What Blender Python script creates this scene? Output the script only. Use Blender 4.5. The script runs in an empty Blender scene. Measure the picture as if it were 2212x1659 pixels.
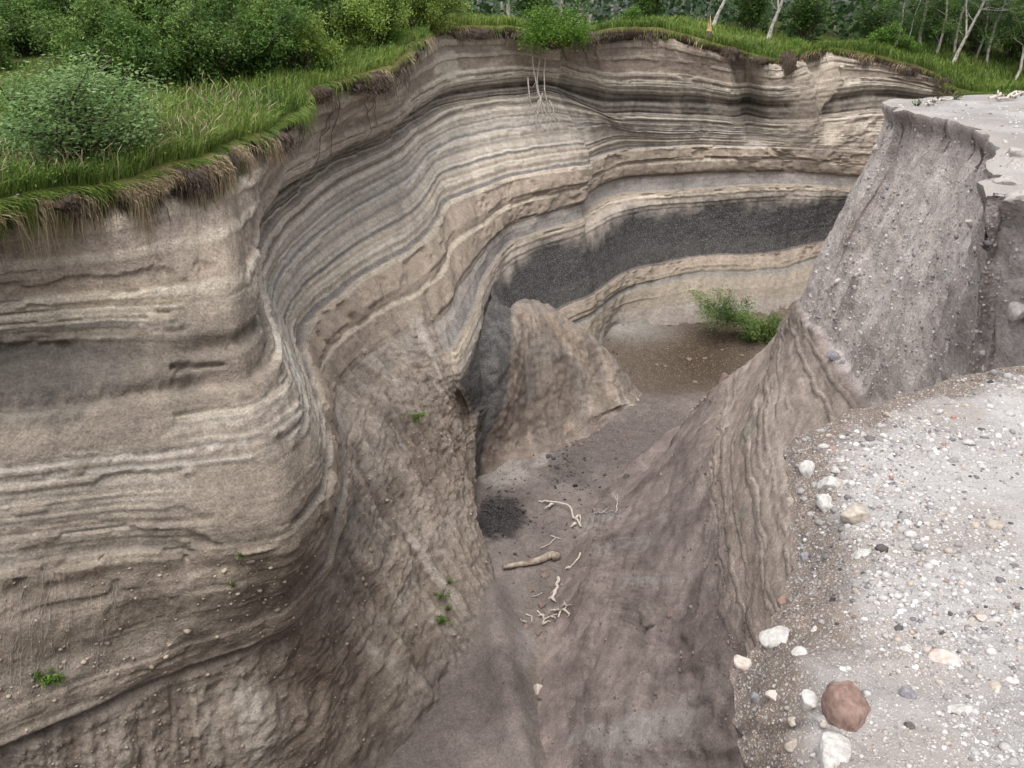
import bpy, math, random
import numpy as np
from mathutils import Vector, Matrix

# ------------------------------------------------------------------ camera, sky, sun, exposure
scene = bpy.context.scene
COL = scene.collection
PITCH = math.radians(22.5)
FPX, PW, PH = 1916.0, 2212.0, 1659.0
cam_data = bpy.data.cameras.new('camera')
cam_data.sensor_width = 36.0
cam_data.lens = 36.0 * FPX / PW
cam_data.clip_start = 0.05
cam_data.clip_end = 3000.0
cam = bpy.data.objects.new('camera', cam_data)
COL.objects.link(cam)
cam.location = (0, 0, 0)
cam.rotation_euler = (math.radians(90) - PITCH, 0, 0)
scene.camera = cam

SUN_EL, SUN_AZ = math.radians(66), math.radians(196)      # azimuth clockwise from +Y (the view direction)
world = bpy.data.worlds.new('World')
scene.world = world
world.use_nodes = True
wn = world.node_tree.nodes; wl = world.node_tree.links
bg = wn['Background']
sky = wn.new('ShaderNodeTexSky'); sky.sky_type = 'NISHITA'; sky.sun_disc = False
sky.sun_elevation = SUN_EL; sky.sun_rotation = SUN_AZ; sky.air_density = 1.0; sky.dust_density = 4.0
hs = wn.new('ShaderNodeHueSaturation'); hs.inputs['Saturation'].default_value = 0.22   # thin overcast: nearly white sky
wl.new(sky.outputs[0], hs.inputs['Color']); wl.new(hs.outputs[0], bg.inputs['Color'])
bg.inputs['Strength'].default_value = 0.15
sun_d = bpy.data.lights.new('sun', 'SUN'); sun_d.energy = 1.0; sun_d.angle = math.radians(50); sun_d.color = (1.0, 0.96, 0.9)
sun = bpy.data.objects.new('sun', sun_d); COL.objects.link(sun)
sd = Vector((math.sin(SUN_AZ) * math.cos(SUN_EL), math.cos(SUN_AZ) * math.cos(SUN_EL), math.sin(SUN_EL)))
sun.rotation_euler = sd.to_track_quat('Z', 'Y').to_euler()
vs = scene.view_settings
vs.view_transform = 'Standard'; vs.look = 'None'; vs.gamma = 1.0; vs.use_curve_mapping = False
vs.exposure = 0.90
scene.cycles.max_bounces = 6
scene.cycles.transparent_max_bounces = 8

# ------------------------------------------------------------------ numeric helpers
CP, SP = math.cos(PITCH), math.sin(PITCH)
S0, AX, BY = -4.95, -0.07, 0.115          # bedding plane: z = S0 + s + AX x + BY y
def ray(u, v):
    a = (u - PW / 2) / FPX; b = (PH / 2 - v) / FPX
    return np.array([a, CP + b * SP, -SP + b * CP])
def on_s(u, v, s):
    d = ray(u, v); return d * ((S0 + s) / (d[2] - AX * d[0] - BY * d[1]))
def on_y(u, v, y):
    d = ray(u, v); return d * (y / d[1])
def on_z(u, v, z):
    d = ray(u, v); return d * (z / d[2])
def on_floor(u, v):
    d = ray(u, v); return d * (-19.15 / (d[2] - 0.15 * d[1]))
def proj(P):
    P = np.asarray(P, float)
    zc = P[..., 1] * CP - P[..., 2] * SP; yc = P[..., 1] * SP + P[..., 2] * CP
    return PW / 2 + FPX * P[..., 0] / zc, PH / 2 - FPX * yc / zc

def _hash(i, j, k, seed):
    n = (i * 374761393 + j * 668265263 + k * 2147483647 + seed * 974711) & 0xffffffff
    n = ((n ^ (n >> 13)) * 1274126177) & 0xffffffff
    n = ((n ^ (n >> 16)) * 2246822519) & 0xffffffff
    return ((n ^ (n >> 15)) & 0xffffff).astype(np.float64) / 16777215.0
def vnoise(x, y, z, seed=0):
    x, y, z = np.broadcast_arrays(np.asarray(x, float), np.asarray(y, float), np.asarray(z, float))
    xi = np.floor(x).astype(np.int64); yi = np.floor(y).astype(np.int64); zi = np.floor(z).astype(np.int64)
    fx = x - xi; fy = y - yi; fz = z - zi
    fx = fx * fx * (3 - 2 * fx); fy = fy * fy * (3 - 2 * fy); fz = fz * fz * (3 - 2 * fz)
    r = 0
    for a in (0, 1):
        wx = fx if a else 1 - fx
        for b in (0, 1):
            wy = fy if b else 1 - fy
            for c in (0, 1):
                r = r + wx * wy * (fz if c else 1 - fz) * _hash(xi + a, yi + b, zi + c, seed)
    return r * 2 - 1
def fbm(x, y, z, octv=4, seed=0, gain=0.5):
    r = 0; a = 1.0; f = 1.0; t = 0
    for o in range(octv):
        r = r + a * vnoise(x * f + o * 17.3, y * f - o * 9.1, z * f + o * 4.7, seed + o); t += a; a *= gain; f *= 2.03
    return r / t
def ridged(x, y, z, octv=4, seed=0):
    r = 0; a = 1.0; f = 1.0; t = 0
    for o in range(octv):
        r = r + a * (1 - np.abs(vnoise(x * f + o * 7.7, y * f, z * f, seed + o)) * 2); t += a; a *= 0.5; f *= 2.1
    return r / t
def sstep(a, b, x):
    t = np.clip((np.asarray(x, float) - a) / (b - a), 0, 1); return t * t * (3 - 2 * t)
def lerp(a, b, w): return a + (b - a) * w
def pchip(xk, yk, x):
    """monotone cubic; xk (n,), yk (n,...), x (m,)"""
    xk = np.asarray(xk, float); yk = np.asarray(yk, float); x = np.asarray(x, float)
    h = np.diff(xk); sh = (-1,) + (1,) * (yk.ndim - 1)
    hh = h.reshape(sh); d = np.diff(yk, axis=0) / hh
    m = np.zeros_like(yk); m[0] = d[0]; m[-1] = d[-1]
    if len(xk) > 2:
        w1 = 2 * hh[1:] + hh[:-1]; w2 = hh[1:] + 2 * hh[:-1]
        with np.errstate(all='ignore'):
            mm = (w1 + w2) / (w1 / d[:-1] + w2 / d[1:])
        m[1:-1] = np.where(d[:-1] * d[1:] > 0, mm, 0)
    i = np.clip(np.searchsorted(xk, x, side='right') - 1, 0, len(xk) - 2)
    hi = h[i].reshape(sh); t = ((x - xk[i]) / h[i]).reshape(sh)
    y0, y1, m0, m1 = yk[i], yk[i + 1], m[i], m[i + 1]
    return ((1 + 2 * t) * (1 - t) ** 2 * y0 + t * (1 - t) ** 2 * hi * m0 + t * t * (3 - 2 * t) * y1 + t * t * (t - 1) * hi * m1)
def crom(xk, yk, x):
    """cubic hermite with finite-difference tangents (smooth curves in plan)"""
    xk = np.asarray(xk, float); yk = np.asarray(yk, float); x = np.asarray(x, float)
    h = np.diff(xk); sh = (-1,) + (1,) * (yk.ndim - 1); hh = h.reshape(sh)
    d = np.diff(yk, axis=0) / hh
    m = np.zeros_like(yk); m[0] = d[0]; m[-1] = d[-1]
    m[1:-1] = (d[:-1] * hh[1:] + d[1:] * hh[:-1]) / (hh[1:] + hh[:-1])
    i = np.clip(np.searchsorted(xk, x, side='right') - 1, 0, len(xk) - 2)
    hi = h[i].reshape(sh); t = ((x - xk[i]) / h[i]).reshape(sh)
    y0, y1, m0, m1 = yk[i], yk[i + 1], m[i], m[i + 1]
    return ((1 + 2 * t) * (1 - t) ** 2 * y0 + t * (1 - t) ** 2 * hi * m0 + t * t * (3 - 2 * t) * y1 + t * t * (t - 1) * hi * m1)
def lin(c):
    c = np.asarray(c, float) / 255.0
    return np.where(c <= 0.04045, c / 12.92, ((c + 0.055) / 1.055) ** 2.4)

# ------------------------------------------------------------------ mesh helpers
def build_mesh(name, V, Fc, mats=None, smooth=True, col=None, fmat=None):
    V = np.asarray(V, np.float32).reshape(-1, 3); Fc = np.asarray(Fc, np.int32)
    k = Fc.shape[1]; n = Fc.shape[0]
    me = bpy.data.meshes.new(name)
    me.vertices.add(len(V)); me.vertices.foreach_set('co', V.ravel())
    me.loops.add(n * k); me.loops.foreach_set('vertex_index', Fc.ravel())
    me.polygons.add(n)
    me.polygons.foreach_set('loop_start', np.arange(0, n * k, k, dtype=np.int32))
    me.polygons.foreach_set('loop_total', np.full(n, k, np.int32))
    me.polygons.foreach_set('use_smooth', np.full(n, smooth, bool))
    if mats is not None:
        for m in (mats if isinstance(mats, (list, tuple)) else [mats]): me.materials.append(m)
    if fmat is not None: me.polygons.foreach_set('material_index', np.asarray(fmat, np.int32))
    if col is not None:
        at = me.color_attributes.new('Col', 'FLOAT_COLOR', 'POINT')
        ca = np.asarray(col, np.float32); ca = ca.reshape(-1, ca.shape[-1])
        c = np.ones((len(V), 4), np.float32); c[:, :ca.shape[1]] = ca
        at.data.foreach_set('color', c.ravel())
    me.update(calc_edges=True); me.validate(clean_customdata=False)
    return me
def add_obj(name, me, parent=None, label=None, cat=None, group=None, kind=None, loc=None, rot=None, scale=None):
    o = bpy.data.objects.new(name, me); COL.objects.link(o)
    if parent is not None: o.parent = parent
    if label: o['label'] = label
    if cat: o['category'] = cat
    if group: o['group'] = group
    if kind: o['kind'] = kind
    if loc is not None: o.location = loc
    if rot is not None: o.rotation_euler = rot
    if scale is not None: o.scale = scale
    return o
def grid_faces(n, m, flip=False):
    i = np.arange(n - 1)[:, None] * m + np.arange(m - 1)[None, :]
    a = i.ravel(); q = np.stack([a, a + 1, a + m + 1, a + m], 1)
    return q[:, ::-1] if flip else q
def grid_normals(P):
    dt = np.gradient(P, axis=0); dr = np.gradient(P, axis=1)
    n = np.cross(dr, dt); n /= np.linalg.norm(n, axis=2, keepdims=True) + 1e-9
    return n

# ------------------------------------------------------------------ materials
def new_mat(name):
    m = bpy.data.materials.new(name); m.use_nodes = True
    nt = m.node_tree; b = nt.nodes['Principled BSDF']
    b.inputs['Specular IOR Level'].default_value = 0.12
    return m, nt, b
def earth_mat(name, rough=0.95, fine=40.0, var=0.3, bump=0.4, speck=0.0, speck_scale=60.0, speck_col=(0.5, 0.48, 0.46), stretch=(1, 1, 1), bdist=0.02):
    m, nt, b = new_mat(name); N = nt.nodes; Lk = nt.links
    at = N.new('ShaderNodeAttribute'); at.attribute_name = 'Col'
    tc = N.new('ShaderNodeTexCoord'); mp = N.new('ShaderNodeMapping'); mp.inputs['Scale'].default_value = stretch
    Lk.new(tc.outputs['Object'], mp.inputs['Vector'])
    n1 = N.new('ShaderNodeTexNoise'); n1.inputs['Scale'].default_value = fine; n1.inputs['Detail'].default_value = 5; n1.inputs['Roughness'].default_value = 0.65
    Lk.new(mp.outputs[0], n1.inputs['Vector'])
    mr = N.new('ShaderNodeMapRange'); mr.inputs['From Min'].default_value = 0.3; mr.inputs['From Max'].default_value = 0.7
    mr.inputs['To Min'].default_value = 1 - var; mr.inputs['To Max'].default_value = 1 + var
    Lk.new(n1.outputs['Fac'], mr.inputs['Value'])
    n2 = N.new('ShaderNodeTexNoise'); n2.inputs['Scale'].default_value = fine * 0.22; n2.inputs['Detail'].default_value = 8; n2.inputs['Roughness'].default_value = 0.72
    Lk.new(mp.outputs[0], n2.inputs['Vector'])
    mr2 = N.new('ShaderNodeMapRange'); mr2.inputs['From Min'].default_value = 0.3; mr2.inputs['From Max'].default_value = 0.7
    mr2.inputs['To Min'].default_value = 1 - var * 0.8; mr2.inputs['To Max'].default_value = 1 + var * 0.8
    Lk.new(n2.outputs['Fac'], mr2.inputs['Value'])
    mul = N.new('ShaderNodeMath'); mul.operation = 'MULTIPLY'; Lk.new(mr.outputs[0], mul.inputs[0]); Lk.new(mr2.outputs[0], mul.inputs[1])
    mu = N.new('ShaderNodeVectorMath'); mu.operation = 'SCALE'
    Lk.new(at.outputs['Color'], mu.inputs[0]); Lk.new(mul.outputs[0], mu.inputs['Scale'])
    outc = mu.outputs[0]; hgt = n1.outputs['Fac']
    if speck > 0:
        vo = N.new('ShaderNodeTexVoronoi'); vo.inputs['Scale'].default_value = speck_scale
        Lk.new(tc.outputs['Object'], vo.inputs['Vector'])
        hsv = N.new('ShaderNodeSeparateColor'); Lk.new(vo.outputs['Color'], hsv.inputs[0])
        lt = N.new('ShaderNodeMath'); lt.operation = 'LESS_THAN'; lt.inputs[1].default_value = speck
        Lk.new(hsv.outputs[0], lt.inputs[0])
        ds = N.new('ShaderNodeMath'); ds.operation = 'LESS_THAN'; ds.inputs[1].default_value = 0.42
        Lk.new(vo.outputs['Distance'], ds.inputs[0])
        mm = N.new('ShaderNodeMath'); mm.operation = 'MULTIPLY'; Lk.new(lt.outputs[0], mm.inputs[0]); Lk.new(ds.outputs[0], mm.inputs[1])
        m2 = N.new('ShaderNodeMath'); m2.operation = 'MULTIPLY'; Lk.new(mm.outputs[0], m2.inputs[0]); Lk.new(at.outputs['Alpha'], m2.inputs[1])   # alpha: how stony the ground is
        cr = N.new('ShaderNodeMix'); cr.data_type = 'RGBA'
        Lk.new(m2.outputs[0], cr.inputs['Factor']); Lk.new(outc, cr.inputs['A']); cr.inputs['B'].default_value = (*speck_col, 1)
        outc = cr.outputs['Result']
        ad = N.new('ShaderNodeMath'); ad.operation = 'MULTIPLY_ADD'; Lk.new(m2.outputs[0], ad.inputs[0]); ad.inputs[1].default_value = 0.5; Lk.new(n1.outputs['Fac'], ad.inputs[2])
        hgt = ad.outputs[0]
    Lk.new(outc, b.inputs['Base Color'])
    b.inputs['Roughness'].default_value = rough
    bp = N.new('ShaderNodeBump'); bp.inputs['Strength'].default_value = bump; bp.inputs['Distance'].default_value = bdist
    Lk.new(hgt, bp.inputs['Height']); Lk.new(bp.outputs[0], b.inputs['Normal'])
    return m
def leaf_mat(name, c1, c2, trans=0.35):
    m, nt, b = new_mat(name); N = nt.nodes; Lk = nt.links
    at = N.new('ShaderNodeAttribute'); at.attribute_name = 'Col'
    sp_ = N.new('ShaderNodeSeparateColor'); Lk.new(at.outputs['Color'], sp_.inputs[0])
    mx = N.new('ShaderNodeMix'); mx.data_type = 'RGBA'; mx.inputs['A'].default_value = (*lin(c1), 1); mx.inputs['B'].default_value = (*lin(c2), 1)
    Lk.new(sp_.outputs[0], mx.inputs['Factor'])
    Lk.new(mx.outputs['Result'], b.inputs['Base Color']); b.inputs['Roughness'].default_value = 0.55; b.inputs['Specular IOR Level'].default_value = 0.25
    tr = N.new('ShaderNodeBsdfTranslucent'); Lk.new(mx.outputs['Result'], tr.inputs['Color'])
    ms = N.new('ShaderNodeMixShader'); ms.inputs[0].default_value = trans
    Lk.new(b.outputs[0], ms.inputs[1]); Lk.new(tr.outputs[0], ms.inputs[2]); Lk.new(ms.outputs[0], N['Material Output'].inputs['Surface'])
    return m
def plain_mat(name, c1, c2, scale=20.0, rough=0.85, bump=0.4, bdist=0.01, stretch=(1, 1, 1), contrast=(0.35, 0.65)):
    m, nt, b = new_mat(name); N = nt.nodes; Lk = nt.links
    tc = N.new('ShaderNodeTexCoord'); mp = N.new('ShaderNodeMapping'); mp.inputs['Scale'].default_value = stretch
    Lk.new(tc.outputs['Object'], mp.inputs['Vector'])
    n1 = N.new('ShaderNodeTexNoise'); n1.inputs['Scale'].default_value = scale; n1.inputs['Detail'].default_value = 6; n1.inputs['Roughness'].default_value = 0.65
    Lk.new(mp.outputs[0], n1.inputs['Vector'])
    cr = N.new('ShaderNodeValToRGB'); cr.color_ramp.elements[0].position = contrast[0]; cr.color_ramp.elements[1].position = contrast[1]
    cr.color_ramp.elements[0].color = (*lin(c1), 1); cr.color_ramp.elements[1].color = (*lin(c2), 1)
    Lk.new(n1.outputs['Fac'], cr.inputs[0]); Lk.new(cr.outputs[0], b.inputs['Base Color']); b.inputs['Roughness'].default_value = rough
    bp = N.new('ShaderNodeBump'); bp.inputs['Strength'].default_value = bump; bp.inputs['Distance'].default_value = bdist
    Lk.new(n1.outputs['Fac'], bp.inputs['Height']); Lk.new(bp.outputs[0], b.inputs['Normal'])
    return m
M_cliff = earth_mat('cliff_strata', fine=22, var=0.32, bump=0.75, speck=0.42, speck_scale=26, speck_col=tuple(lin((168, 161, 155))), bdist=0.05)
M_wall = earth_mat('gravel_wall', fine=22, var=0.30, bump=1.0, speck=0.30, speck_scale=24, speck_col=tuple(lin((184, 177, 173))), bdist=0.03)
M_floor = earth_mat('gully_mud', fine=16, var=0.30, bump=1.0, speck=0.16, speck_scale=18, speck_col=tuple(lin((138, 127, 121))), bdist=0.03)
M_meadow = earth_mat('meadow_soil', fine=8, var=0.3, bump=0.6, bdist=0.05)
# ================================================================== THE LAYERED CLIFF (contours of the bedding planes, lofted)
# every entry: (t, u, v[, Y]) - a point of that bedding plane; Y fixes the distance where the plane is cut back
LV = [
 (0.0, [(-1,-230,475),(0,0,442),(1,150,412),(2,300,388),(3,420,348),(4,490,322),(4.5,530,302),(5,590,280),(5.5,645,245),(6,690,187),(6.5,770,160),(7,840,140),(7.5,890,95),(8,960,64,38.2),(8.5,1050,55,40.2),(9,1130,60,41.0),(9.6,1212,90,40.4),(10,1290,70,41.6),(10.5,1380,57,43.2),(11,1500,80,44.3),(11.5,1580,108,44.6),(12,1680,128,44.8),(12.5,1780,105,46.6),(13,1900,120,47.4),(13.5,2000,150,47),(14,2060,190,45.5),(15,2280,200,42)]),
 (2.65, [(-1,-230,765),(0,0,750),(1,150,742),(2,300,735),(3,430,722),(4,525,703),(4.4,552,663),(5,545,580),(5.5,550,500),(6,620,405),(6.5,740,333),(7,845,282),(7.5,895,245),(8,962,203,38.4),(8.5,1050,188,40.5),(9,1130,178,41.5),(9.6,1205,180,41.6),(10,1310,198,42),(10.5,1400,203,43.4),(11,1500,205,44.5),(11.5,1590,215,44.8),(12,1700,215,45),(13,1890,195,47.3),(14,2030,205,46.5),(15,2280,230,43.5)]),
 (3.4, [(-1,-230,905),(0,0,890),(1,150,876),(2,300,852),(3,440,825),(4,545,800),(4.4,590,752),(4.7,581,700),(5,562,630),(5.5,558,545),(6,627,455),(6.5,745,366),(7,850,312),(7.5,900,275),(8,970,235,38.6),(8.5,1060,220,40.5),(9,1135,212,41.4),(9.6,1210,212,41.6),(10,1315,245,41.8),(10.5,1400,250,43.3),(11,1500,253,44.5),(11.5,1590,262,44.9),(12,1700,265,45.1),(13,1885,245,47.1),(14,2010,255,46.3),(15,2280,280,43.3)]),
 (5.8, [(-1,-230,1245),(0,0,1229),(1,150,1205),(2,305,1185),(3,480,1172),(3.5,560,1163),(4,650,1130),(4.25,695,1060),(4.5,702,970),(4.8,680,860),(5,655,790),(5.4,645,735),(5.7,662,695),(6,700,655),(6.5,790,588),(7,885,535),(7.3,942,476),(7.6,958,442),(8,1000,422),(8.5,1097,388),(9,1199,369),(9.6,1277,354),(10,1345,330,42.6),(10.5,1420,318,43.8),(11,1495,312,44.6),(12,1685,318,45.1),(13,1872,330,46.8),(14,1992,340,46.0),(15,2280,365,43.2)]),
 (8.6, [(-1,-230,1700),(0,0,1615),(1,150,1555),(2,320,1480),(3,450,1432),(3.5,560,1385),(4,645,1325),(4.25,710,1235),(4.5,745,1130),(4.8,765,1030),(5,790,960),(5.5,830,900),(6,880,850),(6.5,930,825),(7,972,815),(7.5,1005,792),(7.7,1025,745),(8,1047,682),(8.3,1065,618),(8.6,1092,573),(9,1150,543),(9.6,1265,508),(10,1325,470,42.0),(10.5,1410,448,43.6),(11,1495,438,44.5),(12,1690,427,45),(13,1862,430,46.6),(14,1982,435,45.6),(15,2280,455,43)]),
 (10.6, [(-1,-230,1900),(0,0,1800),(1,150,1775),(2,330,1700),(3,480,1640),(3.5,600,1560),(4,700,1450),(4.25,770,1350),(4.5,820,1250),(4.8,855,1170),(5,885,1115),(5.5,922,1060),(6,962,1000),(6.5,990,955),(7,1006,905),(7.3,1024,893),(7.6,1046,868),(8,1076,790),(8.5,1130,735),(9,1205,670),(9.6,1290,632),(10,1352,590),(10.5,1440,566,42.6),(11,1515,553,43.4),(12,1685,543,44.4),(13,1842,508,46.2),(14,1972,500,45.2),(15,2280,525,42.5)]),
]
FOOT = [(-1,-230,2200),(0,0,2100),(1,200,2050),(2,400,2000),(3,600,1900),(3.5,755,1790),(4,850,1665),(4.25,915,1560),(4.5,975,1465),(4.8,1035,1412),(5,1070,1385),(5.5,1092,1325),(6,1078,1265),(6.5,1052,1210),(7,1028,1150),(7.3,1027,1085),(7.6,1030,1035),(8,1062,985),(8.5,1190,870),(9,1270,790),(9.6,1292,750),(10,1322,706),(10.5,1405,696),(11,1490,691),(12,1655,688),(13,1790,680),(14,1950,668),(15,2280,640)]
def level_pts(lst, s):
    T = []; P = []
    for e in lst:
        T.append(e[0]); P.append(on_y(*e[1:]) if len(e) == 4 else on_s(e[1], e[2], -s))
    return np.array(T), np.array(P)
def floor_z(x, y): return -19.15 + 0.15 * y
lev = [(s,) + level_pts(l, s) for s, l in LV]
ft = np.array([e[0] for e in FOOT]); fp = np.array([on_floor(e[1], e[2]) for e in FOOT]); fp[:, 2] -= 0.25
lev.append((14.0, ft, fp))
tf = np.linspace(-1, 15, 3001)
curves = [crom(T, P, tf) for s, T, P in lev]
length = np.zeros(len(tf))
for k in range(1, 6):
    u, v = proj(curves[k]); length[1:] += np.hypot(np.diff(u), np.diff(v))
length[1:] = np.cumsum(length[1:]); length /= length[-1]
NT, NR = 860, 460
tt = np.interp(np.linspace(0, 1, NT), length, tf)
sk = np.array([l[0] for l in lev])
K = np.stack([crom(T, P, tt) for s, T, P in lev])              # (levels, NT, 3)
_al = np.zeros(NT); _al[1:] = np.cumsum(np.linalg.norm(np.diff(K[0], axis=0), axis=1))
_o = np.gradient(K[0], axis=0)[:, :2]; _o = np.stack([-_o[:, 1], _o[:, 0]], 1); _o /= np.linalg.norm(_o, axis=1, keepdims=True)
_j = 0.34 * fbm(_al * 0.9, 0, 0, 4, 201, 0.62) * np.interp(tt, [-1, 4, 6, 9, 15], [0.5, 0.7, 1, 1.3, 1.5])
K[0, :, :2] += _o * _j[:, None]; K[0, :, 2] += 0.12 * fbm(_al * 1.1, 5, 0, 4, 202)
rr = np.linspace(0, 1, NR); rr = np.interp(rr, [0, 0.62, 0.86, 1], [0, 8.6, 11.6, 14.0])
base = np.transpose(pchip(sk, K, rr), (1, 0, 2))               # (NT, NR, 3)
TT = np.repeat(tt[:, None], NR, 1); SS = np.repeat(rr[None, :], NT, 0)
X, Y, Z = base[..., 0], base[..., 1], base[..., 2]
al = np.zeros(NT); al[1:] = np.cumsum(np.linalg.norm(np.diff(K[3], axis=0), axis=1)); AL = np.repeat(al[:, None], NR, 1)   # metres along the wall

# where erosion has cut a slope through the beds
slope = np.maximum(sstep(6.3, 7.9, SS) * sstep(4.3, 5.0, TT) * (1 - sstep(6.9, 7.25, TT)),
                   np.maximum(sstep(8.55, 8.95, SS) * (1 - sstep(4.3, 5.0, TT)), sstep(8.6, 9.2, SS) * sstep(4.3, 4.9, TT) * (1 - sstep(7.15, 7.35, TT))))
slope = np.maximum(slope, sstep(12.6, 13.4, SS) * sstep(8.8, 9.6, TT) * 0.7)
apron = sstep(5.9, 6.25, SS + 0.35 * fbm(AL * 0.5, SS * 0.5, 0, 3, 61)) * (1 - sstep(8.3, 8.5, SS)) * (1 - sstep(3.6, 4.5, TT))     # mud-draped bench on the near wall
warp = 0.16 * fbm(AL * 0.16, SS * 0.25, 3.1, 3, 5) + 0.05 * fbm(AL * 0.9, SS * 0.8, 1.7, 3, 9)
sw = SS + warp * sstep(0.0, 0.6, SS)
near = 1 - sstep(4.0, 4.6, TT)
# beds: (depth of top below the rim, colour, stands proud (m), lamination strength)
BEDS = [(0.00, (92, 78, 66), -0.10, 0.05), (0.16, (160, 143, 125), 0.00, 0.10), (0.55, (176, 160, 141), 0.08, 0.12), (0.80, (150, 134, 119), 0.00, 0.10),
 (1.15, (170, 156, 139), 0.06, 0.15), (1.32, (146, 130, 114), -0.02, 0.08), (1.85, (180, 168, 151), 0.12, 0.12), (2.02, (170, 155, 132), 0.04, 0.25),
 (2.45, (140, 128, 110), -0.08, 0.30), (2.65, (100, 91, 80), -0.30, 0.25), (2.88, (126, 115, 101), -0.24, 0.3), (3.02, (92, 85, 77), -0.26, 0.25), (3.30, (150, 138, 124), -0.05, 0.35),
 (3.45, (184, 173, 157), 0.10, 0.2), (3.55, (160, 151, 140), 0.02, 0.5), (3.95, (172, 160, 146), 0.03, 0.6), (4.22, (164, 157, 149), 0.03, 0.5), (4.52, (182, 170, 153), 0.09, 0.2),
 (4.64, (160, 150, 138), 0.00, 0.6), (4.95, (156, 149, 142), 0.02, 0.5), (5.18, (176, 160, 140), 0.03, 0.6), (5.50, (150, 136, 120), 0.00, 0.3), (5.66, (122, 117, 114), -0.06, 0.15),
 (5.80, (186, 170, 150), 0.16, 0.1), (5.95, (160, 141, 122), 0.20, 0.08), (6.48, (138, 120, 103), 0.10, 0.1), (6.62, (184, 168, 148), 0.02, 0.1), (6.75, (143, 126, 109), 0.10, 0.12), (7.25, (120, 104, 90), -0.02, 0.1),
 (7.36, (150, 142, 135), -0.08, 0.12), (7.62, (134, 128, 124), -0.10, 0.12), (7.98, (150, 134, 114), 0.10, 0.3), (8.30, (178, 160, 140), 0.06, 0.1), (8.55, (112, 106, 102), -0.02, 0.08),
 (8.72, (60, 59, 60), -0.06, 0.06), (9.6, (68, 66, 66), -0.06, 0.06), (10.52, (108, 100, 95), -0.02, 0.1), (10.62, (150, 133, 116), 0.12, 0.12), (11.15, (138, 123, 105), 0.05, 0.15), (11.36, (124, 119, 112), -0.08, 0.24),
 (11.62, (132, 125, 114), -0.02, 0.24), (11.75, (144, 130, 113), 0.06, 0.12), (12.4, (132, 119, 103), 0.0, 0.1), (13.0, (140, 132, 124), 0.0, 0.05), (14.5, (130, 120, 112), 0, 0.05)]
_r = np.random.default_rng(3); BB = []
for k, b in enumerate(BEDS):                                   # finely laminated beds are split into thin leaves
    t1 = BEDS[k + 1][0] if k + 1 < len(BEDS) else b[0] + 1; BB.append(b)
    if b[3] >= 0.25 and t1 - b[0] > 0.1:
        d_ = b[0] + _r.uniform(0.04, 0.09)
        while d_ < t1 - 0.03:
            c_ = np.array(b[1]) + _r.normal(0, 19) + np.array([5, 0, -5]) * _r.normal(0, 0.8); 
            if _r.random() < 0.2: c_ = np.array((186, 175, 158))
            elif _r.random() < 0.2: c_ = np.array(b[1]) * 0.78
            BB.append((d_, tuple(np.clip(c_, 40, 215)), b[2] + _r.normal(0, 0.03), b[3])); d_ += _r.uniform(0.03, 0.085)
BEDS = BB
bt = np.array([b[0] for b in BEDS]); bc = np.array([lin(b[1]) for b in BEDS]); bh = np.array([b[2] for b in BEDS]); bl = np.array([b[3] for b in BEDS])
bi = np.clip(np.searchsorted(bt, sw, side='right') - 1, 0, len(BEDS) - 1)
nxt = np.clip(bi + 1, 0, len(BEDS) - 1); fade = np.clip(1 - (bt[nxt] - sw) / 0.035, 0, 1) * (nxt > bi)
ccol = lerp(bc[bi], bc[nxt], fade[..., None] * 0.5)
# black layer fades upward into light grit with a ragged edge
rag = sstep(8.35, 9.15, sw + (0.30 * fbm(AL * 3.0, SS * 2.4, 0, 5, 71, 0.75) + 0.7 * fbm(AL * 0.45, SS * 0.5, 0, 4, 72)) * (1 - sstep(9.2, 9.9, sw)))
ccol = np.where((sw[..., None] > 8.3) & (sw[..., None] < 9.9), lerp(lin((172, 159, 146)), lin((60, 59, 60)), rag[..., None]), ccol)
# mud drapes over the near wall: smooth brown sheets that hide the beds below a ragged lower edge
drn = fbm(AL * 0.30 + 0.55 * fbm(AL * 0.8, SS * 0.9, 0, 4, 27), SS * 0.95, 5.5, 5, 26, 0.55)
drape = near * sstep(-0.06, 0.05, drn + np.interp(SS, [0, 0.5, 1.2, 1.5, 2.1, 2.6, 3.3, 3.5, 4.2, 4.8, 5.3, 5.8], [-0.3, 0.1, 0.30, 0.1, -0.15, 0.0, 0.12, 0.22, -0.05, 0.12, -0.12, 0.05])) * (1 - sstep(5.9, 6.3, SS))
hard = lerp(bh[bi], bh[nxt], fade * 0.6); lam_a = bl[bi] * (0.8 + 0.25 * near)
lam = vnoise(AL * 0.05, sw * 26.0, 2.2, 11) * 0.55 + vnoise(AL * 0.12, sw * 58.0, 8.2, 12) * 0.45
lam_lo = vnoise(AL * 0.04, sw * 9.0, 5.2, 13)
ccol = ccol * (1 + (lam_a * (0.62 * lam + 0.3 * lam_lo))[..., None])
cream = sstep(0.35, 0.7, vnoise(AL * 0.03, sw * 17.0, 3.3, 14) + 0.3 * vnoise(AL * 0.35, sw * 3, 1.0, 15)) * sstep(0.2, 0.4, lam_a) * (1 - 0.8 * sstep(10.6, 11, sw))
ccol = lerp(ccol, lin((196, 184, 166)), (cream * 0.25 * (1 - near * 0.6))[..., None])
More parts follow.
